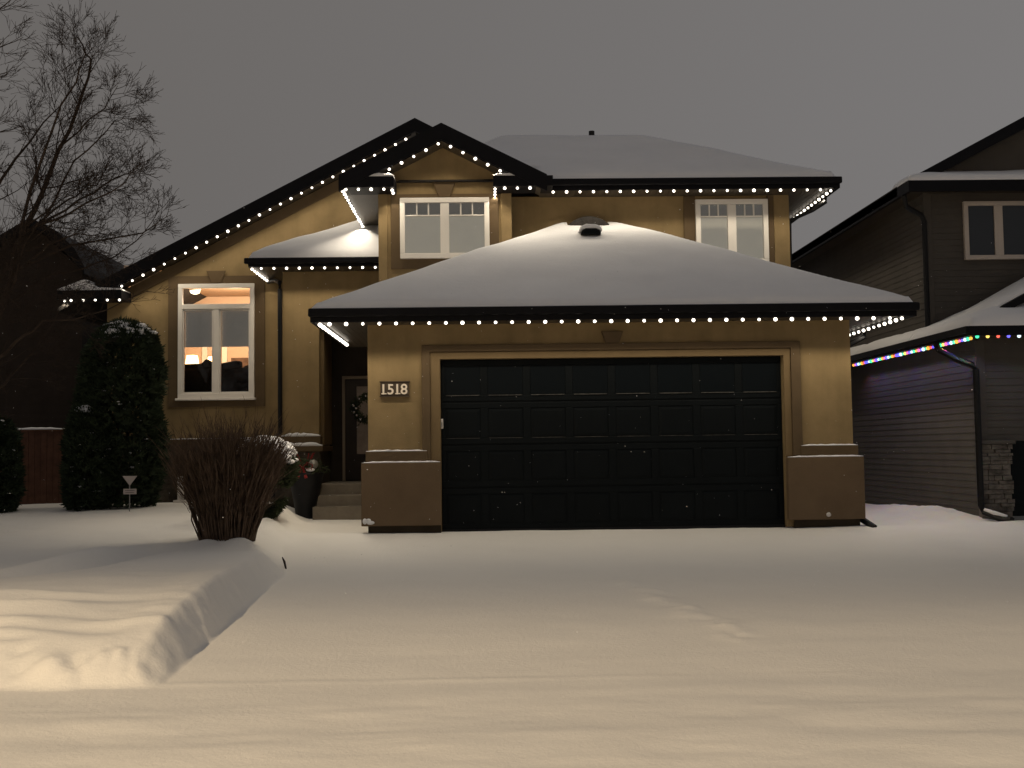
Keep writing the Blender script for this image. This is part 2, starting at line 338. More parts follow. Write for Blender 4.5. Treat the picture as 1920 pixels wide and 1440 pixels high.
# ------------------------------------------------------------------ snow lying on a roof
def snow_field(name, parent, x0, x1, y0, y1, zf, t=0.10, step=0.09, edge=0.16, mask=None, top=True, seed=0.0, mat_=None, open_edges=''):
    nx = max(4, int((x1 - x0) / step)); ny = max(4, int((y1 - y0) / step))
    xs = np.linspace(x0, x1, nx + 1); ys = np.linspace(y0, y1, ny + 1)
    X, Y = np.meshgrid(xs, ys)
    base = zf(X, Y)
    d = np.full(X.shape, 9.0)
    if 'l' not in open_edges: d = np.minimum(d, X - x0)
    if 'r' not in open_edges: d = np.minimum(d, x1 - X)
    if 'f' not in open_edges: d = np.minimum(d, Y - y0)
    if 'b' not in open_edges: d = np.minimum(d, y1 - Y)
    de = np.clip((d - 0.035 * np.clip(fbm(X * 1.1 + seed + 50, Y * 1.1 + seed, 4) + 0.2, 0, 1)) / (edge * (1 + 0.6 * fbm(X * 1.7 + seed, Y * 1.7 + 30, 3))), 0, 1)
    th = t * np.sqrt(de * (2 - de)) * (1 + 0.50 * fbm(X * 1.0 + seed, Y * 1.1 + seed, 4)) + 0.010
    Z = base + th
    for _ in range(3):       # the snow rounds hips and ridges
        Zp = np.pad(Z, 1, mode='edge'); Z2 = (Zp[:-2, 1:-1] + Zp[2:, 1:-1] + Zp[1:-1, :-2] + Zp[1:-1, 2:] + 4 * Z) / 8
        Z = np.where((d > edge * 0.6), Z2, Z)
    Z = np.maximum(Z, base + 0.006)
    mb = MB(); W_ = nx + 1; N = W_ * (ny + 1)
    mb.v = np.stack([X, Y, Z], -1).reshape(-1, 3).tolist() + np.stack([X, Y, base + 0.003], -1).reshape(-1, 3).tolist()
    keep = np.ones((ny, nx), bool)
    if mask is not None: keep = mask(0.25 * (X[:-1, :-1] + X[1:, 1:] + X[:-1, 1:] + X[1:, :-1]), 0.25 * (Y[:-1, :-1] + Y[1:, 1:] + Y[:-1, 1:] + Y[1:, :-1]))
    for j in range(ny):
        for i in range(nx):
            if not keep[j, i]: continue
            a = j * W_ + i
            mb.f.append((a, a + 1, a + 1 + W_, a + W_))
            if i == 0 or not keep[j, i - 1]: mb.f.append((a, a + W_, a + W_ + N, a + N))
            if i == nx - 1 or not keep[j, i + 1]: mb.f.append((a + 1 + W_, a + 1, a + 1 + N, a + 1 + W_ + N))
            if j == 0 or not keep[j - 1, i]: mb.f.append((a + 1, a, a + N, a + 1 + N))
            if j == ny - 1 or not keep[j + 1, i]: mb.f.append((a + W_, a + 1 + W_, a + 1 + W_ + N, a + W_ + N))
    return obj(name, mb, mat_ or M_ROOFSNOW, parent, smooth=True)

def ridge_snow(mb, x0, x1, y0, y1, z, t=0.03, n=14):
    """a thin loaf of snow on a ledge (added to a builder)"""
    prof = []
    k0 = len(mb.v)
    for i in range(n + 1):
        x = x0 + (x1 - x0) * i / n
        e = min(1.0, 4.0 * min(i, n - i) / n + 0.35)
        h = t * e * random.uniform(0.75, 1.2)
        mb.v += [(x, y0, z), (x, y0 + 0.005, z + h * 0.7), (x, y0 + (y1 - y0) * 0.45, z + h), (x, y1, z + h * 0.9), (x, y1, z)]
    for i in range(n):
        for j in range(5):
            a = k0 + i * 5 + j; b = k0 + i * 5 + (j + 1) % 5
            mb.f.append((a, b, b + 5, a + 5)[::-1])
    mb.f.append((k0, k0 + 1, k0 + 2, k0 + 3, k0 + 4)); mb.f.append(tuple(k0 + n * 5 + j for j in (4, 3, 2, 1, 0)))
    return mb

# ================================================================== THE HOUSE
H = thing('house', 'two storey tan stucco house with attached double garage and snowy roofs trimmed in white lights', 'house', (1.8, 0, 0))

# ---- garage
GX0, GX1 = -1.70, 5.23
mb = MB()
mb.prism_y([(GX0, 0.0), (-0.67, 0.0), (-0.67, 2.45), (4.25, 2.45), (4.25, 0.0), (GX1, 0.0), (GX1, 2.95), (GX0, 2.95)][::1], 0.0, 0.2)
mb.box(GX0, GX0 + 0.2, 0.2, 6.1, 0.0, 2.95); mb.box(GX1 - 0.2, GX1, 0.2, 3.4, 0.0, 2.95)
obj('garage_wall', mb, M_STUCCO, H)
# casing around the door: flat inner band and raised outer band
mb = MB()
mb.prism_y([(-0.81, 1.0), (-0.672, 1.0), (-0.672, 2.448), (4.252, 2.448), (4.252, 1.0), (4.35, 1.0), (4.35, 2.55), (-0.81, 2.55)], -0.028, 0.09)
obj('door_casing', mb, M_CASE, H, bevel=0.006)
mb = MB()
mb.prism_y([(-0.93, 1.0), (-0.812, 1.0), (-0.812, 2.552), (4.352, 2.552), (4.352, 1.0), (4.49, 1.0), (4.49, 2.65), (-0.93, 2.65)], -0.06, -0.001)
obj('door_surround', mb, M_TRIM, H, bevel=0.008)
obj('keystone', MB().prism_y([(1.70, 2.652), (1.89, 2.652), (1.95, 2.82), (1.64, 2.82)], -0.075, -0.001), M_TRIM, H, bevel=0.008)
for (a, b, c, d) in ((-1.79, -0.672, -1.73, -0.86), (4.252, 5.34, 4.44, 5.28)):
    obj('pilaster_base', MB().box(a, b, -0.12, 0.09 if a < 0 else 0.09, 0.10, 0.985), M_BASE, H, bevel=0.012)
    obj('pilaster_band', MB().box(c if a < 0 else d - 0.82, d if a < 0 else d, -0.075, -0.001, 0.986, 1.145), M_TRIM, H, bevel=0.01)
    mb = ridge_snow(MB(), a + 0.01, b - 0.005, -0.118, -0.078, 0.986, 0.024)
    obj('ledge_snow', mb, M_ROOFSNOW, H, smooth=True, label='thin line of snow on wide lower ledge of pilaster base')
    mb = ridge_snow(MB(), (c if a < 0 else d - 0.82) + 0.005, d - 0.005, -0.073, -0.003, 1.146, 0.022)
    obj('ledge_snow', mb, M_ROOFSNOW, H, smooth=True, label='thin line of snow on narrow upper ledge of pilaster')
    obj('foundation', MB().box(a + 0.09, b - 0.002 if a < 0 else b - 0.06, -0.05, 0.08, -0.3, 0.099), M_FOUND, H)
# garage door: four sections, eight raised panels each
GD = obj('garage_door', MB().box(-0.672, 4.252, 0.13, 0.18, -0.10, 2.452), M_GDOOR, H)
sec = 2.45 / 4
for s in range(4):
    z0 = 2.45 - (s + 1) * sec
    mb = MB()
    mb.box(-0.66, 4.24, 0.117, 0.129, z0 + 0.012, z0 + 0.095); mb.box(-0.66, 4.24, 0.117, 0.129, z0 + sec - 0.09, z0 + sec - 0.012)
    pw = 4.9 / 8
    for k in range(9):
        xa = -0.66 + k * pw - 0.055 if k else -0.66
        xb = -0.66 + k * pw + 0.055 if k < 8 else 4.24
        mb.box(xa, xb, 0.117, 0.129, z0 + 0.0951, z0 + sec - 0.0901)
    pn = obj('door_section', mb, M_GDOOR, GD, bevel=0.006)
    for k in range(8):
        xa = -0.66 + k * pw + 0.058; xb = -0.66 + (k + 1) * pw - 0.058
        if s == 0:
            obj('door_lite', MB().box(xa, xb, 0.121, 0.1295, z0 + 0.10, z0 + sec - 0.094), M_GGLASS, GD)
            obj('lite_glint_ledge', MB().box(xa + 0.01, xb - 0.01, 0.104, 0.1165, z0 + 0.090, z0 + 0.100), M_GLINT, GD)  # added lip, coloured lighter as a glint under each lite
        else:
            q = MB(); y0_, y1_ = 0.121, 0.1295; e = 0.045
            za, zb = z0 + 0.10, z0 + sec - 0.094
            q.add([(xa, y1_, za), (xb, y1_, za), (xb, y1_, zb), (xa, y1_, zb), (xa + e, y0_, za + e), (xb - e, y0_, za + e), (xb - e, y0_, zb - e), (xa + e, y0_, zb - e)],
                  [(4, 5, 6, 7), (0, 1, 5, 4), (1, 2, 6, 5), (2, 3, 7, 6), (3, 0, 4, 7)])
            obj('raised_panel', q, M_GDOOR, GD)
            if s == 1: obj('panel_glint_ledge', MB().box(xa + 0.01, xb - 0.01, 0.112, 0.1165, z0 + 0.091, z0 + 0.097), M_GLINT, GD)  # fainter painted glint on the second row
obj('door_track_seal', MB().box(-0.67, 4.25, 0.10, 0.127, -0.10, 0.02), M_BLACK, GD)

# ---- garage hip roof
x0, x1, y0, yb, ze, = -2.42, 5.98, -0.60, 3.42, 3.10
sl = 0.483
def garage_top(X, Y): return ze + np.minimum(np.minimum((Y - y0) * sl, (X - x0) * 0.515), (x1 - X) * 0.525)
zr = ze + (yb - y0) * sl; xr0 = x0 + (zr - ze) / 0.515; xr1 = x1 - (zr - ze) / 0.525
GR = obj('garage_roof', MB().add([(x0, y0, ze), (x1, y0, ze), (x1, yb, ze), (x0, yb, ze), (xr0, yb, zr), (xr1, yb, zr)],
     [(0, 1, 5, 4), (0, 4, 3), (1, 2, 5), (3, 4, 5, 2), (0, 3, 2, 1)]), M_SHINGLE, H)
snow_field('snow_cover', GR, x0 - 0.0, x1 + 0.0, y0 - 0.01, yb - 0.02, garage_top, t=0.082, step=0.08, edge=0.15, open_edges='b',
           mask=lambda X, Y: ~((X > 1.42) & (X < 2.15) & (Y > 3.12)))
def fascia_ring(name, parent, x0, x1, y0, yb, z0, z1, sides='flr', th=0.05):
    mb = MB()
    if 'f' in sides: mb.box(x0, x1, y0, y0 + th, z0, z1)
    if 'l' in sides: mb.box(x0, x0 + th, y0 + th + 0.001, yb, z0, z1)
    if 'r' in sides: mb.box(x1 - th, x1, y0 + th + 0.001, yb, z0, z1)
    return obj(name, mb, M_FASCIA, parent)
fascia_ring('garage_fascia', H, x0, x1, y0, yb, 2.93, 3.098)
obj('gutter', MB().box(x0 - 0.02, x1 + 0.02, y0 - 0.085, y0 - 0.002, 3.0, 3.115), M_FASCIA, H, bevel=0.02)
mb = MB()
for k in range(int((x1 - x0) / 0.1)):     # ribbed soffit boards
    mb.box(x0 + 0.051 + k * 0.0985, x0 + 0.051 + k * 0.0985 + 0.094, y0 + 0.052, yb - 0.05, 2.951, 2.965)
obj('garage_soffit', mb, M_SOFFIT, H)
# hooded vent near the top of the garage roof, and the bare patch above it
V = obj('roof_vent', MB().prism_y([(1.59, 4.70), (1.92, 4.70), (1.90, 4.77), (1.84, 4.80), (1.67, 4.80), (1.61, 4.77)], 2.44, 2.75), M_BLACK, H)
obj('vent_opening', MB().prism_y([(1.62, 4.71), (1.89, 4.71), (1.87, 4.755), (1.81, 4.775), (1.70, 4.775), (1.64, 4.755)], 2.432, 2.439), M_GGLASS, V)
obj('vent_snow', MB().prism_y([(1.56, 4.76), (1.60, 4.775), (1.66, 4.803), (1.85, 4.803), (1.91, 4.775), (1.95, 4.76), (1.93, 4.83), (1.84, 4.875), (1.68, 4.88), (1.58, 4.84)], 2.45, 2.95), M_ROOFSNOW, V, bevel=0.02)
mb = MB()
for k in range(9):
    t0 = k / 9; t1 = (k + 1) / 9
    h = lambda t: 5.02 + 0.14 * math.sin(math.pi * t) ** 0.8
    a, b = 1.44 + 0.70 * t0, 1.44 + 0.70 * t1
    mb.add([(a, 3.10, 4.90), (b, 3.10, 4.90), (b, 3.18, h(t1)), (a, 3.18, h(t0)), (a, 3.42, h(t0) + 0.02), (b, 3.42, h(t1) + 0.02)], [(0, 1, 2, 3), (3, 2, 5, 4)])
obj('roof_saddle', mb, M_SHINGLE, H)

# ---- upper right storey
mb = MB().box(0.42, 5.30, 3.42, 9.0, 2.9, 5.56)
obj('upper_wall', mb, M_STUCCO, H)
ux0, ux1, uy0, uyb, uz = -0.3, 6.06, 2.80, 8.75, 5.70
us = 0.525
def upper_top(X, Y): return uz + np.minimum(np.minimum((Y - uy0) * us, (uyb - Y) * us), np.minimum((ux1 - X) * us, (X + 1.5) * 0.85))
zr = uz + (uyb - uy0) / 2 * us; ym = (uy0 + uyb) / 2
UR = obj('upper_roof', MB().add([(-1.5, uy0, uz), (ux1, uy0, uz), (ux1, uyb, uz), (-1.5, uyb, uz), (ux1 - (uyb - uy0) / 2, ym, zr), (0.335, ym, zr)],
     [(0, 1, 4, 5), (1, 2, 4), (2, 3, 5, 4), (3, 0, 5), (0, 3, 2, 1)]), M_SHINGLE, H)
snow_field('snow_cover', UR, -1.4, ux1, uy0 - 0.01, uyb, upper_top, t=0.09, step=0.12, edge=0.25, seed=5, mask=lambda X, Y: ~((X < 0.9) & (Y < 3.4)))
fascia_ring('upper_fascia', H, 0.95, ux1, uy0, uyb, 5.53, 5.70, 'fr')
obj('upper_gutter', MB().box(1.12, ux1 + 0.02, uy0 - 0.085, uy0 - 0.002, 5.60, 5.712), M_FASCIA, H, bevel=0.02)
mb = MB()
for k in range(50):
    mb.box(0.95 + k * 0.101, 0.95 + k * 0.101 + 0.096, uy0 + 0.052, uyb - 0.1, 5.548, 5.558)
obj('upper_soffit', mb, M_SOFFIT, H)
obj('ridge_vent_pipe', MB().tube([(2.12, ym, zr - 0.1), (2.12, ym, zr + 0.13)], 0.06, 8), M_BLACK, H)

# ---- front projecting bay with the gable over it
DX0, DX1, DPK = -2.41, 1.03, -0.71
dsl = 0.505
mb = MB().prism_y([(-1.78, 3.0), (0.42, 3.0), (0.42, 5.85), (-0.71, 6.42), (-1.78, 5.88)], 2.90, 3.05)
obj('bay_wall', mb, M_STUCCO, H)
mb = MB().box(-1.779, -1.60, 3.051, 7.0, 2.9, 5.5)
for k in range(22):      # lapped boards on the side of the bay
    z = 3.0 + k * 0.115
    mb.add([(-1.80, 2.97, z), (-1.785, 2.97, z + 0.113), (-1.785, 6.1, z + 0.113), (-1.80, 6.1, z)], [(0, 3, 2, 1)])
obj('bay_side_wall', mb, M_DKSIDE, H)
obj('corner_trim', MB().box(-1.81, -1.66, 2.862, 2.9, 3.2, 5.50), M_STUCCO, H, bevel=0.008)
obj('corner_trim', MB().box(0.27, 0.45, 2.862, 2.9, 3.2, 5.50), M_STUCCO, H, bevel=0.008)
mb = MB().prism_y([(-1.60, 4.22), (0.23, 4.22), (0.23, 5.57), (-1.60, 5.57), (-1.60, 5.43), (0.075, 5.43), (0.075, 4.385), (-1.445, 4.385), (-1.445, 5.43), (-1.60, 5.43)][:0] or [(-1.60, 4.22), (0.23, 4.22), (0.23, 5.50), (-1.60, 5.50)], 2.868, 2.899)
obj('window_surround', mb, M_TRIM, H, bevel=0.006)
obj('keystone', MB().prism_y([(-0.78, 5.44), (-0.60, 5.44), (-0.50, 5.70), (-0.88, 5.70)], 2.845, 2.899), M_TRIM, H, bevel=0.006)

def gable_roof(name, xl, xr, xp, zl, zp, zrr, y0, y1, th=0.16):
    """two slopes meeting at xp; returns a closed shell"""
    return MB().prism_y([(xl, zl), (xp, zp), (xr, zrr), (xr, zrr - th), (xp, zp - th), (xl, zl - th)][::-1], y0, y1)
dpk = 6.56
DR = obj('bay_roof', gable_roof('', DX0, DX1, DPK, dpk - dsl * (DPK - DX0), dpk, dpk - dsl * (DX1 - DPK), 2.40, 6.6, 0.12), M_SHINGLE, H)
def dorm_top(X, Y): return dpk - dsl * np.abs(X - DPK)
snow_field('snow_cover', DR, DX0 + 0.02, DX1 - 0.02, 2.62, 6.4, dorm_top, t=0.05, step=0.12, edge=0.2, seed=3)
def rake_board(name, pts, y0, y1, depth, parent=H):
    mb = MB()
    P = pts
    prof = [(x, z) for x, z in P] + [(x, z - depth) for x, z in reversed(P)]
    return obj(name, mb.prism_y(prof[::-1], y0, y1), M_FASCIA, parent)
zl = dpk - dsl * (DPK - DX0); zr_ = dpk - dsl * (DX1 - DPK)
rake_board('bay_rake', [(DX0, zl + 0.01), (DPK, dpk + 0.01), (DX1, zr_ + 0.01)], 2.33, 2.399, 0.28)
obj('rake_soffit', MB().prism_y([(DX0 + 0.1, zl - 0.22), (DPK, dpk - 0.26), (DX1 - 0.1, zr_ - 0.22), (DX1 - 0.1, zr_ - 0.2), (DPK, dpk - 0.24), (DX0 + 0.1, zl - 0.2)], 2.40, 2.899), M_SOFFIT, H)
rb = obj('eave_return', MB().box(DX0, -1.50, 2.34, 2.899, 5.50, 5.68), M_FASCIA, H)
obj('return_snow', ridge_snow(MB(), -1.98, -1.505, 2.345, 2.85, 5.681, 0.075), M_ROOFSNOW, rb, smooth=True)
rb = obj('eave_return', MB().box(0.14, 1.13, 2.34, 2.899, 5.50, 5.675), M_FASCIA, H)
obj('return_snow', ridge_snow(MB(), 0.145, 0.62, 2.345, 2.85, 5.676, 0.075), M_ROOFSNOW, rb, smooth=True)
obj('bay_eave_fascia', MB().box(DX0, DX0 + 0.05, 2.90, 6.05, 5.50, 5.69), M_FASCIA, H)
mb = MB()
for k in range(30): mb.box(DX0 + 0.06, -1.80, 2.91 + k * 0.104, 2.91 + k * 0.104 + 0.099, 5.515, 5.528)
obj('bay_eave_soffit', mb, M_SOFFIT, H)

# ---- big left gable
gpx, gpz, gs_ = -1.35, 7.61, 0.516
def rz(x): return gpz - gs_ * abs(x - gpx)
LX0, LX1 = -7.45, -1.70
WX0, WX1, WZ0, WZ1 = -6.05, -4.56, 2.23, 4.48
mb = MB()
mb.box(LX0, WX0, 6.10, 6.30, 0.0, 3.9); mb.box(WX1, -3.1, 6.10, 6.30, 0.0, 4.48); mb.box(WX0, WX1, 6.10, 6.30, 0.0, WZ0)
mb.prism_y([(LX0, 3.9), (WX0, 3.9), (WX0, rz(WX0) - 0.25), (LX0, rz(LX0) - 0.25)], 6.10, 6.30)
mb.prism_y([(WX0, WZ1), (LX1, WZ1), (LX1, rz(LX1) - 0.25), (WX0, rz(WX0) - 0.25)], 6.10, 6.30)
mb.box(LX0, LX0 + 0.2, 6.31, 13, 0.0, 4.1)
obj('gable_wall', mb, M_STUCCO, H)
BR = obj('gable_roof', gable_roof('', -8.25, 1.3, gpx, rz(-8.25), gpz, rz(1.3), 5.66, 13.4, 0.14), M_SHINGLE, H)
snow_field('snow_cover', BR, -8.23, -1.36, 5.75, 13.3, lambda X, Y: gpz - gs_ * np.abs(X - gpx), t=0.06, step=0.2, edge=0.3, seed=2)
rake_board('gable_rake', [(-7.75, rz(-7.75) + 0.01), (gpx, gpz + 0.02), (-0.2, rz(-0.2) + 0.01)], 5.58, 5.658, 0.26)
obj('gable_soffit', MB().prism_y([(-7.5, rz(-7.5) - 0.24), (gpx, gpz - 0.24), (gpx, gpz - 0.22), (-7.5, rz(-7.5) - 0.22)], 5.66, 6.099), M_SOFFIT, H)
# frieze board under the rake
obj('frieze', MB().prism_y([(-7.2, rz(-7.2) - 0.48), (-2.2, rz(-2.2) - 0.48), (-2.2, rz(-2.2) - 0.262), (-7.2, rz(-7.2) - 0.262)], 6.07, 6.099), M_TRIM, H)
rb = obj('eave_return', MB().box(-8.2, -6.98, 5.50, 6.099, 4.13, 4.30), M_FASCIA, H)
mb = MB().prism_y([(-8.22, 4.302), (-6.99, 4.302), (-6.99, 4.335), (-7.45, 4.36), (-7.62, 4.50), (-7.72, 4.51), (-8.1, 4.37), (-8.21, 4.33)], 5.52, 6.08)
obj('return_snow', mb, M_ROOFSNOW, rb, bevel=0.03, smooth=False)
obj('left_eave_fascia', MB().box(-8.2, -8.15, 6.1, 13.3, 3.95, 4.13), M_FASCIA, H)

# stone wainscot and its snowy ledge
mb = MB().box(LX0 + 0.05, -3.83, 6.02, 6.099, 0.0, 1.33)
random.seed(3)
for k in range(150):
    x = random.uniform(LX0 + 0.1, -4.2); z = random.uniform(0.05, 1.18); w = random.uniform(0.15, 0.4); h = random.uniform(0.06, 0.14)
    mb.box(x, min(x + w, -3.85), 6.02 - random.uniform(0.006, 0.03), 6.021, z, z + h)
obj('wainscot', mb, M_STONE, H)
obj('wainscot_ledge', MB().box(LX0, -3.83, 5.98, 6.099, 1.331, 1.43), M_TRIM, H, bevel=0.01)
obj('ledge_snow', ridge_snow(MB(), -6.3, -3.84, 5.985, 6.095, 1.431, 0.018, 40), M_ROOFSNOW, H, smooth=True, label='broken thin snow line along ledge under lit window')

# ---- entry
mb = MB().prism_y([(-3.77, 1.29), (-3.10, 1.29), (-3.10, 3.55), (-1.80, 3.55), (-1.80, 4.50), (-3.77, 4.50)], 4.75, 6.09)
obj('entry_pier', mb, M_STUCCO, H, bevel=0.01)
obj('pier_return', MB().box(-3.099, -3.04, 4.95, 6.0, 1.29, 3.55), M_CASE, H)
mb = MB().box(-3.79, -3.08, 4.72, 6.0, 0.0, 1.16)
for k in range(70):
    z = random.uniform(0.02, 1.05); x = random.uniform(-3.8, -3.2); w = random.uniform(0.12, 0.3); h = random.uniform(0.05, 0.13)
    mb.box(max(x, -3.8), min(x + w, -3.07), 4.72 - random.uniform(0.006, 0.03), 4.725, z, z + h)
obj('pier_base', mb, M_STONE, H)
obj('pier_cap', MB().box(-3.86, -3.02, 4.63, 6.0, 1.161, 1.262), M_TRIM, H, bevel=0.012)
obj('pier_cap', MB().box(-3.80, -3.07, 4.68, 6.0, 1.29, 1.44), M_TRIM, H, bevel=0.012)
obj('ledge_snow', ridge_snow(MB(), -3.85, -3.03, 4.635, 4.70, 1.262, 0.06), M_ROOFSNOW, H, smooth=True, label='thick snow on lower cap of entry pier')
obj('ledge_snow', ridge_snow(MB(), -3.79, -3.08, 4.685, 4.748, 1.44, 0.06), M_ROOFSNOW, H, smooth=True, label='thick snow on upper cap of entry pier')
obj('porch_wall', MB().box(-3.3, -1.71, 6.106, 6.2, 0.0, 3.55), M_DKSIDE, H)
obj('porch_ceiling', MB().box(-3.095, -1.71, 4.80, 6.085, 3.50, 3.545), M_SOFFIT, H)
ST = obj('porch_slab', MB().box(-3.05, -1.71, 4.22, 6.09, 0.0, 0.575), M_CONC, H, bevel=0.01)
obj('porch_step', MB().box(-3.05, -1.71, 3.90, 4.219, -0.1, 0.385), M_CONC, H, bevel=0.01)
obj('porch_step', MB().box(-3.05, -1.71, 3.58, 3.899, -0.1, 0.20), M_CONC, H, bevel=0.01)
mb = MB().prism_y([(-2.845, 0.58), (-2.79, 0.58), (-2.79, 2.57), (-1.78, 2.57), (-1.78, 0.58), (-1.73, 0.58), (-1.73, 2.63), (-2.845, 2.63)], 6.02, 6.099)
obj('door_frame', mb, M_JAMB, H, bevel=0.006)
FD = obj('front_door', MB().box(-2.789, -1.781, 6.045, 6.098, 0.60, 2.568), M_DOOR, H)
obj('door_glass', MB().box(-2.56, -2.0, 6.036, 6.044, 1.10, 2.42), mat('door_lite_glass', (0.10, 0.075, 0.058), 0.3, noise=(3, 0.4), emit=(1.0, 0.66, 0.42), estr=0.014), FD)  # glass emits a little itself to suggest dim light indoors
obj('door_lite_bead', MB().prism_y([(-2.60, 1.06), (-1.96, 1.06), (-1.96, 2.46), (-2.60, 2.46)], 6.0361 - 0.0, 6.0362) if False else
    MB().box(-2.60, -2.561, 6.03, 6.044, 1.06, 2.46).box(-2.56, -2.0, 6.03, 6.044, 2.421, 2.46).box(-2.56, -2.0, 6.03, 6.044, 1.06, 1.099), M_DOOR, FD)
obj('door_handle', MB().tube([(-1.85, 6.0, 1.5), (-1.85, 6.0, 1.25)], 0.015, 6), M_GREY, FD)

# ---- entry roof
ex0, ex1, ey0, eyb, ez, es = -4.29, -1.79, 4.20, 6.10, 4.645, 0.545
def entry_top(X, Y): return ez + np.minimum((Y - ey0) * es, (X - ex0) * es)
zt = ez + (eyb - ey0) * es
ER = obj('entry_roof', MB().add([(ex0, ey0, ez), (ex1, ey0, ez), (ex1, eyb, ez), (ex0, eyb, ez), (ex0 + 1.9, eyb, zt), (ex1, eyb, zt)],
     [(0, 1, 5, 4), (0, 4, 3), (1, 2, 5), (3, 4, 5, 2), (0, 3, 2, 1)]), M_SHINGLE, H)
snow_field('snow_cover', ER, ex0, ex1 - 0.02, ey0 - 0.01, eyb - 0.02, entry_top, t=0.11, step=0.07, edge=0.18, open_edges='br', seed=11)
fascia_ring('entry_fascia', H, ex0, ex1, ey0, eyb, 4.50, 4.642, 'fl')
obj('entry_gutter', MB().box(ex0 - 0.06, ex1, ey0 - 0.085, ey0 - 0.002, 4.55, 4.655), M_FASCIA, H, bevel=0.02)
mb = MB()
for k in range(24): mb.box(ex0 + 0.052 + k * 0.101, ex0 + 0.052 + k * 0.101 + 0.096, ey0 + 0.052, eyb - 0.03, 4.502, 4.515)
obj('entry_soffit', mb, M_SOFFIT, H)

# ---- downspouts of the house
obj('downspout', MB().tube([(-4.25, 5.9, 4.48), (-4.0, 5.3, 4.42), (-3.83, 4.78, 4.30), (-3.81, 4.70, 4.15), (-3.81, 4.70, 1.50), (-3.9, 4.6, 1.42), (-3.92, 4.58, 0.2)], 0.042, 8), M_BLACK, H,
    label='black downspout running down beside the entry pier')
obj('downspout', MB().tube([(5.98, 3.4, 5.60), (5.98, 3.4, 5.42), (5.75, 3.4, 5.28), (5.36, 3.5, 5.10), (5.35, 3.5, 3.3)], 0.045, 8), M_BLACK, H,
    label='black downspout at upper right corner of house')
obj('downspout', MB().tube([(5.85, 1.2, 2.97), (5.85, 1.2, 2.82), (5.6, 1.2, 2.70), (5.29, 1.2, 2.55), (5.29, 1.2, 0.2)], 0.045, 8), M_BLACK, H,
    label='black downspout at right side of garage')
obj('downspout_end', MB().tube([(5.30, 0.14, 0.12), (5.36, -0.02, 0.06), (5.44, -0.18, -0.02)], 0.045, 8), M_BLACK, H)

# ---- windows
def window(label, x0, x1, z0, z1, y, bars, panes, blinds, fw=0.085, d=0.075, blind_y=None):
    """bars: extra frame bars (x0,x1,z0,z1); panes: glass rectangles; blinds: rectangles with material"""
    mb = MB()
    mb.box(x0, x1, y - d, y + 0.02, z0, z0 + fw).box(x0, x1, y - d, y + 0.02, z1 - fw, z1)
    mb.box(x0, x0 + fw, y - d, y + 0.02, z0 + fw + 0.0005, z1 - fw - 0.0005).box(x1 - fw, x1, y - d, y + 0.02, z0 + fw + 0.0005, z1 - fw - 0.0005)
    for b in bars: mb.box(b[0], b[1], y - d + (b[4] if len(b) > 4 else 0.004), y + 0.018, b[2], b[3])
    w = obj('window', mb, M_VINYL, H, bevel=0.006, label=label)
    for p in panes: obj('pane', MB().box(p[0], p[1], y - 0.03, y - 0.024, p[2], p[3]), M_GLASS, w)
    for b in blinds:
        obj('roller_blind', MB().box(b[0], b[1], (blind_y or y - 0.008), (blind_y or y - 0.008) + 0.004, b[2], b[3]), b[4], w)
    return w
def colonial(label, x0, x1, z0, z1, y):
    xm = (x0 + x1) / 2; bars = [(xm - 0.075, xm + 0.075, z0 + 0.086, z1 - 0.086, 0.012)]; panes = []; blinds = []
    zg = z1 - 0.30
    for a, b in ((x0 + 0.086, xm - 0.076), (xm + 0.076, x1 - 0.086)):
        w = b - a
        bars.append((a, b, zg - 0.013, zg + 0.013, 0.03))
        for k in (1, 2): bars.append((a + w * k / 3 - 0.012, a + w * k / 3 + 0.012, zg + 0.0135, z1 - 0.0865, 0.03))
        panes.append((a - 0.004, b + 0.004, z0 + 0.08, z1 - 0.08))
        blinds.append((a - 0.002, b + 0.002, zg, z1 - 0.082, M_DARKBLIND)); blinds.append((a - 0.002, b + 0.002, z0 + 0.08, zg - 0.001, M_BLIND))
    return window(label, x0, x1, z0, z1, y, bars, panes, blinds)
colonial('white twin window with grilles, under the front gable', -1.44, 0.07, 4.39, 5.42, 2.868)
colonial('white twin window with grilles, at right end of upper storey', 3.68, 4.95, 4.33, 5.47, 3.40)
obj('window_trim', MB().box(3.48, 3.679, 3.375, 3.419, 3.6, 5.545), M_TRIM, H, bevel=0.006)
obj('window_trim', MB().box(4.951, 5.06, 3.375, 3.419, 3.6, 5.545), M_TRIM, H, bevel=0.006)
obj('corner_trim', MB().box(5.061, 5.33, 3.36, 3.419, 3.4, 5.545), M_STUCCO, H, bevel=0.008)
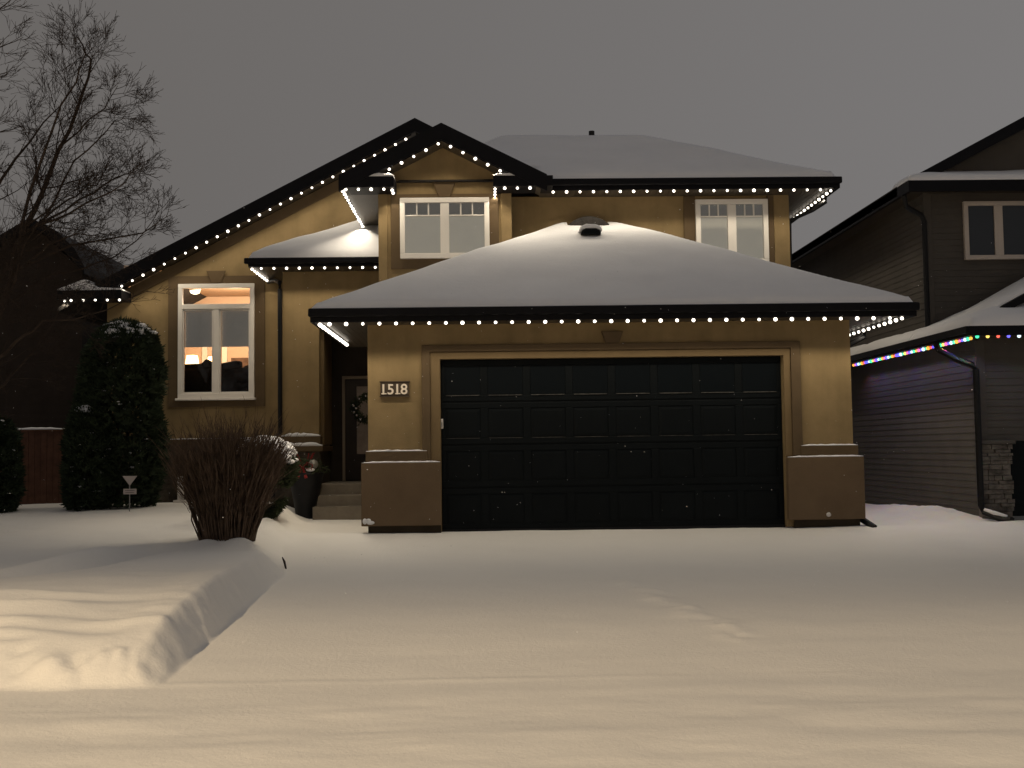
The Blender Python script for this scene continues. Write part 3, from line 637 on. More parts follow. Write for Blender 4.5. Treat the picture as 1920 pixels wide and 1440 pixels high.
# living room window
xm = (WX0 + WX1) / 2; zt = 4.03
bars = [(WX0 + 0.085, WX1 - 0.085, zt - 0.05, zt + 0.05, 0.006), (xm - 0.055, xm + 0.055, WZ0 + 0.086, zt - 0.051, 0.012)]
for a, b in ((WX0 + 0.0855, xm - 0.056), (xm + 0.056, WX1 - 0.0855)):
    bars += [(a, a + 0.03, WZ0 + 0.086, zt - 0.052, 0.024), (b - 0.03, b, WZ0 + 0.086, zt - 0.052, 0.024), (a + 0.031, b - 0.031, zt - 0.085, zt - 0.052, 0.024), (a + 0.031, b - 0.031, WZ0 + 0.086, WZ0 + 0.12, 0.024)]
window('tall white lit window with half lowered blinds', WX0, WX1, WZ0, WZ1, 6.10, bars,
       [(WX0 + 0.08, WX1 - 0.08, zt + 0.045, WZ1 - 0.08), (WX0 + 0.11, xm - 0.08, WZ0 + 0.11, zt - 0.08), (xm + 0.08, WX1 - 0.11, WZ0 + 0.11, zt - 0.08)],
       [(WX0 + 0.11, xm - 0.08, 3.24, zt - 0.06, M_BLINDG), (xm + 0.08, WX1 - 0.11, 3.24, zt - 0.06, M_BLINDG)], blind_y=6.14)
obj('window_sill', MB().box(WX0 - 0.04, WX1 + 0.03, 5.985, 6.099, WZ0 - 0.045, WZ0 - 0.001), M_VINYL, H, bevel=0.008)
mb = MB()
mb.prism_y([(-6.24, 2.06), (-4.37, 2.06), (-4.37, 4.64), (-6.24, 4.64)], 6.072, 6.0995)
# open the trim around the window: four boards butted
mb = MB().box(-6.25, -6.052, 6.068, 6.099, 2.06, 4.64).box(-4.558, -4.36, 6.068, 6.099, 2.06, 4.64).box(-6.051, -4.559, 6.068, 6.099, 4.482, 4.64).box(-6.051, -4.559, 6.068, 6.099, 2.06, 2.184)
obj('window_surround', mb, M_TRIM, H)
obj('keystone', MB().prism_y([(-5.40, 4.50), (-5.22, 4.50), (-5.12, 4.74), (-5.50, 4.74)], 6.045, 6.067), M_TRIM, H, bevel=0.004)
# the lit room behind it
mb = MB()
mb.box(-7.2, -3.5, 10.2, 10.3, 1.4, 4.9); mb.box(-3.6, -3.5, 6.31, 10.19, 1.4, 4.9); mb.box(-7.2, -7.1, 6.31, 10.19, 1.4, 4.9)
obj('room_wall', mb, M_PEACH, H)
obj('room_ceiling', MB().box(-7.09, -3.61, 6.31, 10.19, 4.80, 4.88), M_CEIL, H)
obj('room_floor', MB().box(-7.09, -3.61, 6.31, 10.19, 1.32, 1.39), M_ROOMFLOOR, H)
obj('room_opening', MB().box(-6.62, -6.50, 10.14, 10.199, 1.41, 4.3).box(-6.16, -6.04, 10.14, 10.199, 1.41, 4.3), M_VINYL, H)
obj('picture', MB().box(-5.95, -5.35, 10.15, 10.199, 2.9, 3.36), M_ART, H)

# ================================================================== things in the lit room
sofa = thing('sofa', 'black silhouetted sofa heaped with cushions behind the lit living room window', 'sofa', (-5.3, 6.9, 1.39))
obj('sofa_frame', MB().box(-6.4, -4.3, 6.55, 7.45, 1.39, 1.85).box(-6.6, -4.0, 6.5, 6.75, 1.851, 2.86), M_SOFA, sofa, bevel=0.05)
for (pr, yy) in (([(-6.12, 2.5), (-5.36, 2.5), (-5.32, 2.93), (-5.50, 2.97), (-5.62, 3.05), (-5.72, 2.95), (-6.10, 2.94)], 6.52),
                 ([(-5.36, 2.5), (-4.93, 2.5), (-4.93, 2.99), (-5.03, 3.0), (-5.34, 2.95)], 6.53),
                 ([(-4.90, 2.5), (-4.40, 2.5), (-4.36, 3.03), (-4.62, 2.97), (-4.90, 2.88)], 6.56)):
    obj('cushion', MB().prism_y(pr, yy, yy + 0.18), M_SOFA, sofa, bevel=0.03)
def table_lamp(x, y, z, label, k=1.0, shade_rot=0):
    t = thing('table_lamp', label, 'lamp', (x, y, 1.39), group='lamps in the living room')
    obj('shade', MB().lathe([(0.17 * k, z), (0.165 * k, z + 0.02), (0.115 * k, z + 0.30 * k), (0.11 * k, z + 0.31 * k)], x, y, 18), M_SHADE, t, smooth=True)
    obj('base', MB().lathe([(0.10, 1.90), (0.10, 1.93), (0.03, 1.97), (0.06, 2.2), (0.05, 2.5), (0.015, z - 0.02)], x, y, 12), M_GREY, t, smooth=True)
    obj('stand', MB().lathe([(0.25, 1.39), (0.25, 1.42), (0.04, 1.45), (0.04, 1.85), (0.25, 1.87), (0.25, 1.895)], x, y, 14), M_ROOMFLOOR, t)
    ld = bpy.data.lights.new('lamp_light', 'POINT'); ld.energy = 55; ld.color = (1.0, 0.66, 0.36); ld.shadow_soft_size = 0.08
    lo = bpy.data.objects.new('lamp_light', ld); COL.objects.link(lo); lo.parent = t; lo.location = (0, 0, z + 0.42 * k - 1.39)
table_lamp(-6.26, 7.9, 2.92, 'lamp with bright cream shade at left of the lit window')
table_lamp(-5.93, 8.3, 2.98, 'second smaller lamp with cream shade just right of the bright one', 0.8)
for i, (x, y) in enumerate(((-6.30, 7.6), (-6.36, 8.5))):
    t = thing('ceiling_light', ('oval glowing ceiling light in the transom pane, upper left one of the two', 'smaller glowing ceiling light in the transom pane, beside the oval one')[i], 'ceiling light', (x, y, 4.8), 'ceiling lights in the living room')
    obj('housing', MB().lathe([(0.12, 4.70), (0.13, 4.799)], x, y, 16), M_WHITEP, t)
    obj('diffuser', MB().ball((x, y, 4.68), 0.105, 12, 8, (1, 1, 0.5)), M_LAMPIN, t, smooth=True)
ld = bpy.data.lights.new('room_fill_light', 'POINT'); ld.energy = 140; ld.color = (1.0, 0.77, 0.54); ld.shadow_soft_size = 0.1  # added warm fill without a fixture, brightens the room
lo = bpy.data.objects.new('room_fill_light', ld); COL.objects.link(lo); lo.parent = t; lo.location = (0.9, -0.1, -0.5)

# ================================================================== light strings
def bulb_mesh(name, m, r=0.026):
    mb = MB().ball((0, 0, 0), r, 8, 6, (1, 1, 0.95)); me = bpy.data.meshes.new(name)
    me.from_pydata(mb.v, [], mb.f); me.update(); me.materials.append(m); me.polygons.foreach_set('use_smooth', [True] * len(me.polygons)); return me
ME_BULB = bulb_mesh('bulb', M_BULB)
ME_CB = {k: bulb_mesh('bulb_' + k, M_CBULB[k], 0.029) for k in COLORS}
def spot(name, e, col, ang=128, blend=0.35):
    l = bpy.data.lights.new(name, 'SPOT'); l.energy = e; l.color = col; l.spot_size = math.radians(ang); l.spot_blend = blend; l.shadow_soft_size = 0.012
    return l
L_W = spot('bulb_glow', P_BULB, (1.0, 0.87, 0.67))
L_C = {k: spot('bulb_glow_' + k, P_COLOR * (2.4 if k == 'blue' else 1.0), COLORS[k]) for k in COLORS}
NB = 0
def light_string(label, pts, spacing=0.2286, colors=None, group='white eave light strings', start=0.0):
    """bulbs at an even spacing along a polyline, under a thin track"""
    global NB
    pts = [Vector(p) for p in pts]
    t = thing('light_string', label, 'string lights', pts[0], group)
    tr = MB()
    for a, b in zip(pts[:-1], pts[1:]):
        tr.tube([a + Vector((0, 0, 0.035)), b + Vector((0, 0, 0.035))], 0.012, 4)
    obj('track', tr, M_FASCIA, t)
    segs = [(a, b, (b - a).length) for a, b in zip(pts[:-1], pts[1:])]
    tot = sum(s[2] for s in segs); d = start; i = 0
    while d <= tot + 1e-6:
        q = d
        for a, b, L in segs:
            if q <= L + 1e-6: p = a + (b - a) * (q / L); break
            q -= L
        c = colors[i % len(colors)] if colors else None
        o = bpy.data.objects.new('bulb', ME_CB[c] if c else ME_BULB); COL.objects.link(o); o.parent = t; o.location = p - pts[0]; o.scale = [random.uniform(0.78, 1.12)] * 3
        l = bpy.data.objects.new('bulb_glow', L_C[c] if c else L_W); COL.objects.link(l); l.parent = o; l.location = (0, 0, -0.034)
        d += spacing; i += 1; NB += 1
light_string('white bulbs in a straight row under the long front eave of the garage', [(-2.16, -0.57, 2.905), (5.74, -0.57, 2.905)])
light_string('white bulbs closely spaced down the left side eave of the garage, above the porch', [(-2.30, -0.52, 2.905), (-2.30, 2.55, 2.905)], 0.1143)
light_string('white bulbs running back under the right side eave of the garage', [(5.80, -0.52, 2.905), (5.80, 3.2, 2.905)])
light_string('white bulbs in a row under the long upper eave at right of the gable', [(1.16, 2.83, 5.505), (5.85, 2.83, 5.505)])
light_string('white bulbs running back under the far right end of the upper eave', [(5.93, 2.9, 5.505), (5.93, 8.0, 5.505)])
light_string('white bulbs climbing both sides of the small front gable', [(-1.62, 2.365, 5.78), (-0.71, 2.365, 6.25), (0.32, 2.365, 5.73)], 0.2286, start=0.05)
light_string('short white row under left eave corner of the small gable, turning inward', [(-2.30, 2.39, 5.475), (-1.54, 2.39, 5.475), (-1.54, 2.86, 5.475)], 0.21)
light_string('short white row under right eave corner of the small gable, turning inward', [(0.17, 2.86, 5.475), (0.17, 2.39, 5.475), (1.08, 2.39, 5.475)], 0.21)
light_string('white bulbs running back under left side of the small gable, above the entry roof', [(-2.36, 2.5, 5.475), (-2.36, 6.0, 5.475)])
light_string('long diagonal row of white bulbs up the tall left gable', [(-7.42, 5.62, rz(-7.42) - 0.30), (-1.42, 5.62, rz(-1.42) - 0.30)])
light_string('few white bulbs under the low far left corner of the roof', [(-8.1, 5.85, 4.11), (-8.1, 5.54, 4.11), (-6.99, 5.54, 4.11)], 0.23)
light_string('white bulbs under front eave of the low entry roof', [(-4.06, 4.23, 4.475), (-1.88, 4.23, 4.475)])
light_string('white bulbs running back beside left end of the entry roof', [(-4.24, 4.3, 4.475), (-4.24, 6.0, 4.475)])
SEQ = ['orange', 'pink', 'blue', 'white', 'green', 'orange', 'red', 'blue', 'blue', 'white', 'green', 'yellow', 'pink', 'blue', 'white', 'green']
light_string('multicoloured bulbs along the side eave of the neighbouring house at right', [(7.12, 5.6, 2.69), (7.12, 0.30, 2.69)], 0.10, SEQ, 'multicoloured light strings')
light_string('multicoloured bulbs along the front eave of the neighbouring house at right', [(7.18, 0.22, 2.71), (9.5, 0.22, 2.71)], 0.155, ['green', 'yellow', 'red', 'blue', 'white', 'green', 'pink'], 'multicoloured light strings')

# ================================================================== small things on the house
pl = thing('house_number_sign', 'brown plaque with raised cream number 1518 on the garage wall', 'house number', (-1.315, -0.03, 1.93))
obj('plate', MB().box(-1.52, -1.11, -0.035, -0.002, 1.935, 2.125), M_PLAQUE, pl, bevel=0.008)
obj('plate_rim', MB().box(-1.53, -1.10, -0.045, -0.002, 2.126, 2.142).box(-1.53, -1.10, -0.045, -0.002, 1.918, 1.934), M_PLAQUE, pl)
for ch, x in (('1', -1.475), ('5', -1.372), ('1', -1.278), ('8', -1.182)):
    cu = bpy.data.curves.new('digit', 'FONT'); cu.body = ch; cu.size = 0.205; cu.extrude = 0.006; cu.align_x = 'CENTER'; cu.offset = 0.003
    to = bpy.data.objects.new('digit', cu); COL.objects.link(to)
    dg = bpy.context.evaluated_depsgraph_get()
    mesh = bpy.data.meshes.new_from_object(to.evaluated_get(dg)); bpy.data.objects.remove(to)
    mesh.transform(Matrix.Rotation(math.radians(90), 4, 'X')); mesh.materials.clear(); mesh.materials.append(M_DIGIT)
    # serif bars for the ones
    do = bpy.data.objects.new('digit', mesh); COL.objects.link(do); do.parent = pl; do.location = (x + 1.315, -0.013, 1.957 - 1.93)
    if ch == '1':
        obj('digit_serif', MB().box(x - 0.028, x + 0.044, -0.049, -0.037, 1.957, 1.972), M_DIGIT, pl)
kp = thing('door_keypad', 'small white keypad on left jamb of the garage door', 'keypad', (-0.655, 0.06, 1.46))
obj('cover', MB().box(-0.671, -0.635, 0.045, 0.085, 1.46, 1.60), M_WHITEP, kp, bevel=0.006)
obj('keys', MB().box(-0.662, -0.644, 0.041, 0.0445, 1.48, 1.55), M_GREY, kp)
fx = tag(obj('wall_vent', MB().ball((4.81, -0.125, 0.17), 0.032, 12, 8, (1.1, 0.6, 1)), M_WHITEP, None, True), 'small pale round fitting low on the right garage pilaster', 'wall fitting')
sc = tag(obj('snow_clump', MB().ball((-1.66, -0.125, 0.15), 0.03, 10, 8, (1.9, 0.5, 0.9)).ball((-1.74, -0.125, 0.17), 0.032, 10, 8, (1, 0.5, 1.3)).ball((-1.69, -0.125, 0.185), 0.03, 10, 8, (1.2, 0.5, 0.8)), M_ROOFSNOW, None, True), 'small snow clump stuck at foot of left garage pilaster', 'snow')

# wreath on the front door
wr = thing('wreath', 'dark wreath with silver baubles on the glazed front door', 'wreath', (-2.36, 6.0, 1.70))
mb = MB(); random.seed(5)
for k in range(620):
    a = random.uniform(0, 2 * math.pi); r = 0.235 + random.gauss(0, 0.04)
    c = Vector((-2.36 + r * math.cos(a), 5.99 + random.uniform(-0.05, 0.03), 1.98 + r * math.sin(a)))
    d = Vector((random.gauss(0, 1), random.gauss(0, 0.5), random.gauss(0, 1))).normalized() * 0.07; w = Vector((-d.z, 0, d.x)) * 0.18
    mb.add([c - w, c + w, c + d], [(0, 1, 2)])
obj('greenery', mb, M_CEDAR, wr)
for (a, r) in ((2.2, 0.24), (2.9, 0.26), (3.4, 0.25), (3.75, 0.23), (4.2, 0.24), (3.1, 0.2), (1.6, 0.25)):
    obj('bauble', MB().ball((-2.36 + r * math.cos(a), 5.935, 1.98 + r * math.sin(a)), 0.032, 10, 8), M_SILVER, wr, True)

# ================================================================== planter with winter arrangement
PX, PY = -3.22, 3.95
pz = gz(PX, PY) - 0.05
pt = thing('planter', 'tall tapered black urn planter of greenery and red bow beside the porch steps', 'planter', (PX, PY, pz))
obj('pot', MB().lathe([(0.17, pz), (0.18, pz + 0.05), (0.21, pz + 0.3), (0.27, pz + 0.6), (0.315, pz + 0.80), (0.32, pz + 0.83), (0.29, pz + 0.83), (0.27, pz + 0.78)], PX, PY, 24), M_BLACK, pt, smooth=True)
mb = MB()
for k in range(420):
    a = random.uniform(0, 2 * math.pi); e = random.uniform(0.1, 1.4); L = random.uniform(0.1, 0.3)
    c = Vector((PX + random.gauss(0, 0.10), PY + random.gauss(0, 0.10), pz + 0.80))
    d = Vector((math.cos(a) * math.cos(e), math.sin(a) * math.cos(e), math.sin(e))); q = c + d * L
    for j in range(3):
        s = Vector((random.gauss(0, 1), random.gauss(0, 1), random.gauss(0, 1))).normalized() * 0.06; w = s.cross(d) * 0.25
        mb.add([q - w, q + w, q + s], [(0, 1, 2)])
obj('greenery', mb, M_BOXWOOD, pt)
bow = MB()
for sgn in (-1, 1):
    c = Vector((PX - 0.02, PY - 0.28, pz + 0.92))
    loop = [c, c + Vector((sgn * 0.10, -0.04, 0.09)), c + Vector((sgn * 0.19, -0.02, 0.05)), c + Vector((sgn * 0.17, 0.0, -0.05)), c]
    for a, b in zip(loop[:-1], loop[1:]): bow.add([a + Vector((0, -0.04, 0)), b + Vector((0, -0.04, 0)), b + Vector((0, 0.04, 0)), a + Vector((0, 0.04, 0))], [(0, 1, 2, 3)])
    bow.add([c, c + Vector((sgn * 0.03, -0.01, 0)), c + Vector((sgn * 0.10, -0.03, -0.18)), c + Vector((sgn * 0.05, -0.03, -0.19))], [(0, 1, 2, 3)])
bo = obj('bow', bow, M_RED, pt); sd = bo.modifiers.new('thick', 'SOLIDIFY'); sd.thickness = 0.008
obj('bauble', MB().ball((PX + 0.16, PY - 0.18, pz + 0.97), 0.085, 16, 12), mat('bauble_grey', (0.22, 0.21, 0.19), 0.35, metal=0.3), pt, True)
obj('bauble', MB().ball((PX - 0.21, PY - 0.2, pz + 1.0), 0.05, 14, 10), M_SILVER, pt, True)
for k in range(6):
    a = random.uniform(0, 6.28); obj('red_twig', MB().tube([(PX, PY, pz + 0.85), (PX + 0.1 * math.cos(a), PY - 0.08 + 0.05 * math.sin(a), pz + 1.05), (PX + 0.17 * math.cos(a), PY - 0.1 + 0.08 * math.sin(a), pz + 1.17)], [0.012, 0.011, 0.008], 5), M_RED, pt)
obj('planter_snow', MB().ball((PX + 0.12, PY - 0.27, pz + 0.88), 0.06, 10, 8, (1.3, 0.9, 0.55)), M_ROOFSNOW, pt, True)

# ================================================================== lawn things
sg = thing('yard_sign', 'small triangular yard sign on a stake in front of the tall cedar', 'sign', (-6.29, 3.9, gz(-6.29, 3.9)))
z_ = gz(-6.29, 3.9)
obj('stake', MB().box(-6.298, -6.284, 3.89, 3.902, z_ - 0.1, 0.63), M_GREY, sg)
obj('triangle_panel', MB().prism_y([(-6.285, 0.605), (-6.155, 0.775), (-6.415, 0.775)], 3.875, 3.888), M_SIGN, sg)
ip = obj('lower_panel', MB().box(-6.395, -6.17, 3.875, 3.888, 0.455, 0.55), M_SIGN, sg)
obj('panel_print', MB().box(-6.37, -6.20, 3.8725, 3.8745, 0.515, 0.53).box(-6.36, -6.21, 3.8725, 3.8745, 0.478, 0.492), M_SIGNTXT, ip)
wp = thing('white_post', 'short white post at foot of the house wall left of the twiggy bush', 'post', (-5.93, 5.85, 0.15))
obj('shaft', MB().box(-5.99, -5.88, 5.82, 5.90, 0.1, 0.72), M_WHITEP, wp, bevel=0.01)
obj('foot', MB().box(-6.05, -5.80, 5.74, 5.95, 0.1, 0.26), M_WHITEP, wp, bevel=0.01)

# ---- fence gate at far left
fn = thing('fence_gate', 'red brown wooden gate panel with snow along its top, between two cedars', 'gate', (-8.8, 6.0, 0.1))
mb = MB(); random.seed(9)
for k in range(12):
    x = -9.5 + k * 0.118; mb.box(x, x + 0.112, 6.0 + random.uniform(0, 0.008), 6.025, 0.05, 1.62)
obj('boards', mb, M_FENCE, fn)
obj('rail', MB().box(-9.55, -8.08, 5.985, 6.05, 1.621, 1.655), M_FENCE, fn)
obj('rail_snow', ridge_snow(MB(), -9.5, -8.22, 5.985, 6.05, 1.656, 0.04), M_ROOFSNOW, fn, True)
obj('gate_post', MB().box(-8.15, -8.04, 6.03, 6.14, 0.0, 1.62), M_FENCE, fn)

# ================================================================== plants
def cards(mb, c, d, L, w):
    """one flat spray of small leaves: three narrow blades"""
    d = d.normalized(); s = d.cross(Vector((random.gauss(0, 1), random.gauss(0, 1), random.gauss(0, 1)))); s.normalize()
    for t in (-0.55, 0, 0.55):
        e = (d + s * t).normalized(); q = c + e * L * random.uniform(0.7, 1.1); p = s.cross(e)
        mb.add([c, c + e * L * 0.5 + s * w, q, c + e * L * 0.5 - s * w], [(0, 1, 2, 3)])
def cedar(label, x, y, rx, ry, h, n, snow_n, seed, zb=None, lean=0.0):
    random.seed(seed); z0 = gz(x, y) - 0.05
    t = thing('cedar', label, 'evergreen shrub', (x, y, z0), group='evergreen shrubs by the fence')
    obj('trunk', MB().tube([(x, y, z0), (x + lean * 0.5, y, z0 + h * 0.5), (x + lean, y, z0 + h * 0.9)], [0.07, 0.05, 0.015], 6), M_BARK, t)
    mb = MB(); sn = MB()
    bumps = [(random.uniform(0, 6.28), random.uniform(0.1, 0.95), random.uniform(0.75, 1.12)) for _ in range(26)]
    def rad(a, u):
        prof = (min(1.0, 0.80 + 0.9 * u) if u < 0.25 else 1.0) * (1 - max(0, (u - 0.55) / 0.45) ** 2.4) ** 0.5
        f = 1.0
        for (ba, bu, br) in bumps:
            da = math.atan2(math.sin(a - ba), math.cos(a - ba)); f *= 1 + (br - 1) * math.exp(-(da / 0.5) ** 2 - ((u - bu) / 0.09) ** 2)
        return prof * f
    for k in range(n):
        a = random.uniform(0, 2 * math.pi); u = random.random() ** 0.9; rr = rad(a, u) * random.uniform(0.55, 1.0) ** 0.5
        c = Vector((x + lean * u + rx * rr * math.cos(a), y + ry * rr * math.sin(a), z0 + 0.05 + u * h))
        d = Vector((math.cos(a) * 0.8 + random.gauss(0, 0.4), math.sin(a) * 0.8 + random.gauss(0, 0.4), 0.55 + random.gauss(0, 0.5)))
        cards(mb, c, d, random.uniform(0.09, 0.19), 0.02)
    for k in range(snow_n):
        a = random.uniform(-math.pi, 0.2); u = random.choice([random.uniform(0.15, 0.97), random.uniform(0.90, 1.0)]); rr = rad(a, u) * random.uniform(0.85, 0.97)
        c = Vector((x + lean * u + rx * rr * math.cos(a), y + ry * rr * math.sin(a), z0 + 0.09 + u * h))
        r = random.uniform(0.012, 0.042) * (2.2 if u > 0.93 else 1)
        sn.ball(c, r, 6, 4, (random.uniform(1, 1.9), random.uniform(0.8, 1.2), random.uniform(0.4, 0.7)))
    obj('foliage', mb, M_CEDAR, t)
    o = obj('snow_clumps', sn, M_ROOFSNOW, t, True); o['kind'] = 'stuff'
    return t
cedar('tall dark cedar with snow flecks, left of the lit window', -6.78, 4.7, 0.80, 0.7, 3.35, 11000, 170, 11, lean=0.12)
cedar('shorter dark cedar in front of the tall one, right of the gate', -7.17, 4.35, 0.40, 0.42, 1.80, 4200, 90, 12)
cedar('low dark cedar at far left edge of the lawn', -8.86, 4.0, 0.58, 0.55, 1.66, 4600, 70, 13)

# rounded snow topped shrub
def round_shrub(label, x, y, r, h, n, seed):
    random.seed(seed); z0 = gz(x, y) - 0.05
    t = thing('round_shrub', label, 'shrub', (x, y, z0))
    mb = MB(); sn = MB()
    for k in range(n):
        v = Vector((random.gauss(0, 1), random.gauss(0, 1), random.gauss(0, 1))).normalized(); v.z = abs(v.z) if v.z > -0.5 else v.z
        q = random.uniform(0.6, 1.0) ** 0.5 * random.uniform(0.9, 1.05)
        tz = (v.z + 1) / 2; wz = 0.62 + 0.45 * min(1, tz * 1.6)
        c = Vector((x + v.x * r * q * wz, y + v.y * r * q * wz, z0 + 0.08 + (h - 0.1) * tz * q))
        cards(mb, c, v + Vector((0, 0, 0.35)), random.uniform(0.06, 0.13), 0.014)
    obj('foliage', mb, M_BOXWOOD, t)
    obj('stem', MB().tube([(x, y, z0 - 0.02), (x, y, z0 + h * 0.6)], [0.03, 0.015], 6), M_BARK, t)
    for k in range(300):
        a = random.uniform(0, 6.28); e = random.uniform(0, 1) ** 0.6; rr = r * e
        c = Vector((x + rr * math.cos(a), y + rr * math.sin(a), z0 + h * (0.70 + 0.32 * math.sqrt(max(0, 1 - e * e)))))
        sn.ball(c, random.uniform(0.03, 0.075), 7, 5, (1.3, 1.3, 0.55))
    o = obj('snow_cap', sn, M_ROOFSNOW, t, True); o['kind'] = 'stuff'
round_shrub('round green shrub capped with snow behind the twiggy bush', -3.30, 0.7, 0.44, 1.22, 3800, 21)

# bare vase shaped bush
random.seed(31)
BX, BY = -3.22, -2.0; bz = gz(BX, BY) - 0.04
bt = thing('twiggy_bush', 'bare brown vase shaped bush of many thin stems, in front of the house', 'bush', (BX, BY, bz))
mb = MB(); mb2 = MB()
for k in range(780):
    a = random.uniform(0, 2 * math.pi); q = math.sqrt(random.random())
    b = Vector((BX + 0.33 * q * math.cos(a), BY + 0.27 * q * math.sin(a), bz))
    sp = 0.55 * q + random.gauss(0, 0.09); L = random.uniform(1.0, 1.34) * (1.0 - 0.10 * q)
    if random.random() < 0.30: L *= random.uniform(1.05, 1.28)
    tip = Vector((BX + 0.02 + (0.24 * q + sp * 0.85) * math.cos(a), BY + (0.22 * q + sp * 0.8) * math.sin(a), bz + L))
    midp = b.lerp(tip, 0.5) + Vector((-0.07 * q * math.cos(a) + random.gauss(0, 0.02), -0.07 * q * math.sin(a), 0))
    r = random.uniform(0.004, 0.011)
    pts = [b, b.lerp(midp, 0.6) + Vector((random.gauss(0, .024), random.gauss(0, .024), 0)), midp + Vector((random.gauss(0, .024), 0, 0)), midp.lerp(tip, 0.5) + Vector((random.gauss(0, .035), random.gauss(0, .03), 0)), tip]
    mb.tube(pts, [r, r * 0.9, r * 0.8, r * 0.6, r * 0.3], 4, False)
    for j in range(6):
        u = random.uniform(0.3, 0.97); c = midp.lerp(tip, (u - 0.5) * 2) if u > 0.5 else b.lerp(midp, u * 2)
        d = (tip - midp).normalized() + Vector((random.gauss(0, 0.33), random.gauss(0, 0.33), 0.1)); l = random.uniform(0.12, 0.34)
        e = c + d * l
        mb2.tube([c, c.lerp(e, 0.5) + Vector((random.gauss(0, .012), random.gauss(0, .012), 0.01)), e], [0.004, 0.003, 0.0014], 3, False)
obj('stems', mb, M_STEM, bt); obj('twigs', mb2, M_STEM, bt)
for k in range(0):
    a = 0; mb.ball((BX + 0.36 * math.cos(a), BY + 0.31 * math.sin(a), gz(BX + 0.36 * math.cos(a), BY + 0.31 * math.sin(a)) + random.uniform(-0.02, 0.03)), random.uniform(0.02, 0.055), 8, 6, (1.3, 1.1, 0.8))
# twigs sticking out of the bank beside the walk
tag(obj('twig', MB().tube([(-2.32, -3.0, -0.2), (-2.345, -3.0, -0.09), (-2.365, -3.02, -0.04)], [0.010, 0.014, 0.006], 5), M_TWIG), 'small dark twig poking out of the snow at end of the bank', 'twig')

# ---- the bare tree at left
random.seed(44)
TB = Vector((-7.55, -0.3, gz(-7.55, -0.3) - 0.1))
tt = thing('bare_tree', 'tall leafless tree with many fine branches at left edge', 'tree', TB)
limbs = MB(); twigs = MB()
def wob(p, s): return p + Vector((random.gauss(0, s), random.gauss(0, s), random.gauss(0, s)))
def branch(p, d, L, r, lvl):
    """a drooping then upturned branch with side twigs"""
    n = 7 if lvl < 2 else 5; pts = [p]; c = p.copy(); d = d.normalized()
    for i in range(n):
        d = (d + Vector((random.gauss(0, 0.085), random.gauss(0, 0.085), random.gauss(0.03, 0.08)))).normalized()
        c = c + d * (L / n); pts.append(c.copy())
    rad = [max(0.0026, r * (1 - 0.85 * i / n)) for i in range(n + 1)]
    (limbs if r > 0.016 else twigs).tube(pts, rad, 5 if r > 0.016 else 3, False)
    if lvl >= 3 or L < 0.14: return
    k = {0: 6, 1: 4, 2: 3}[lvl]
    for j in range(k):
        u = random.uniform(0.18, 0.98) * n; i = min(int(u), n - 1)
        q = pts[i].lerp(pts[i + 1], u - i); dd = (pts[i + 1] - pts[i]).normalized()
        s = dd.cross(Vector((random.gauss(0, 1), random.gauss(0, 1), random.gauss(0, 1)))); s.normalize()
        branch(q, dd * 0.8 + s * random.uniform(0.4, 0.85) + Vector((0.03, 0, 0.02)), L * random.uniform(0.4, 0.75) * (1.1 - 0.35 * u / n), max(0.0032, rad[i] * 0.55), lvl + 1)
def stem(pts, r0, r1, nb, Lb, bias=(0, 0, 0), lo=0.15):
    P = [Vector(p) for p in pts]; n = len(P)
    # resample with a smooth wobble
    Q = []
    for i in range(n - 1):
        for t in (0, 0.33, 0.66): Q.append(wob(P[i].lerp(P[i + 1], t), 0.018 if (i or t) else 0))
    Q.append(P[-1])
    R = [r0 + (r1 - r0) * (i / (len(Q) - 1)) ** 0.8 for i in range(len(Q))]
    limbs.tube(Q, R, 7, False)
    for k in range(nb):
        u = (lo + (1 - lo) * (k + random.random()) / nb) * (len(Q) - 1); i = min(int(u), len(Q) - 2)
        q = Q[i].lerp(Q[i + 1], u - i); dd = (Q[i + 1] - Q[i]).normalized()
        s = dd.cross(Vector((random.gauss(0, 1), random.gauss(0, 1), random.gauss(0, 1)))); s.normalize()
        f = 1 - 0.55 * u / (len(Q) - 1)
        branch(q, dd * 0.55 + s * 0.75 + Vector(bias), Lb * f * random.uniform(0.7, 1.15), max(0.006, R[i] * 0.42), 0 if f > 0.5 else 1)
b = TB
F1 = (-7.40, -0.2, 1.7)
limbs.tube([b, (-7.50, -0.28, 0.8), F1], [0.15, 0.12, 0.11], 9, False)
stem([F1, (-7.02, -0.1, 2.75), (-6.83, 0, 3.39), (-6.58, 0.05, 4.38), (-6.25, 0.1, 5.22), (-5.85, 0.1, 6.17), (-5.69, 0.1, 6.85), (-5.88, 0.05, 7.21)], 0.075, 0.008, 17, 1.3, (0.14, 0, 0.02), 0.2)
stem([(-6.83, 0, 3.39), (-6.46, -0.3, 4.45), (-6.17, -0.4, 5.38), (-5.70, -0.5, 6.35), (-5.55, -0.5, 6.75)], 0.035, 0.006, 10, 1.1, (0.25, -0.05, 0.05), 0.1)
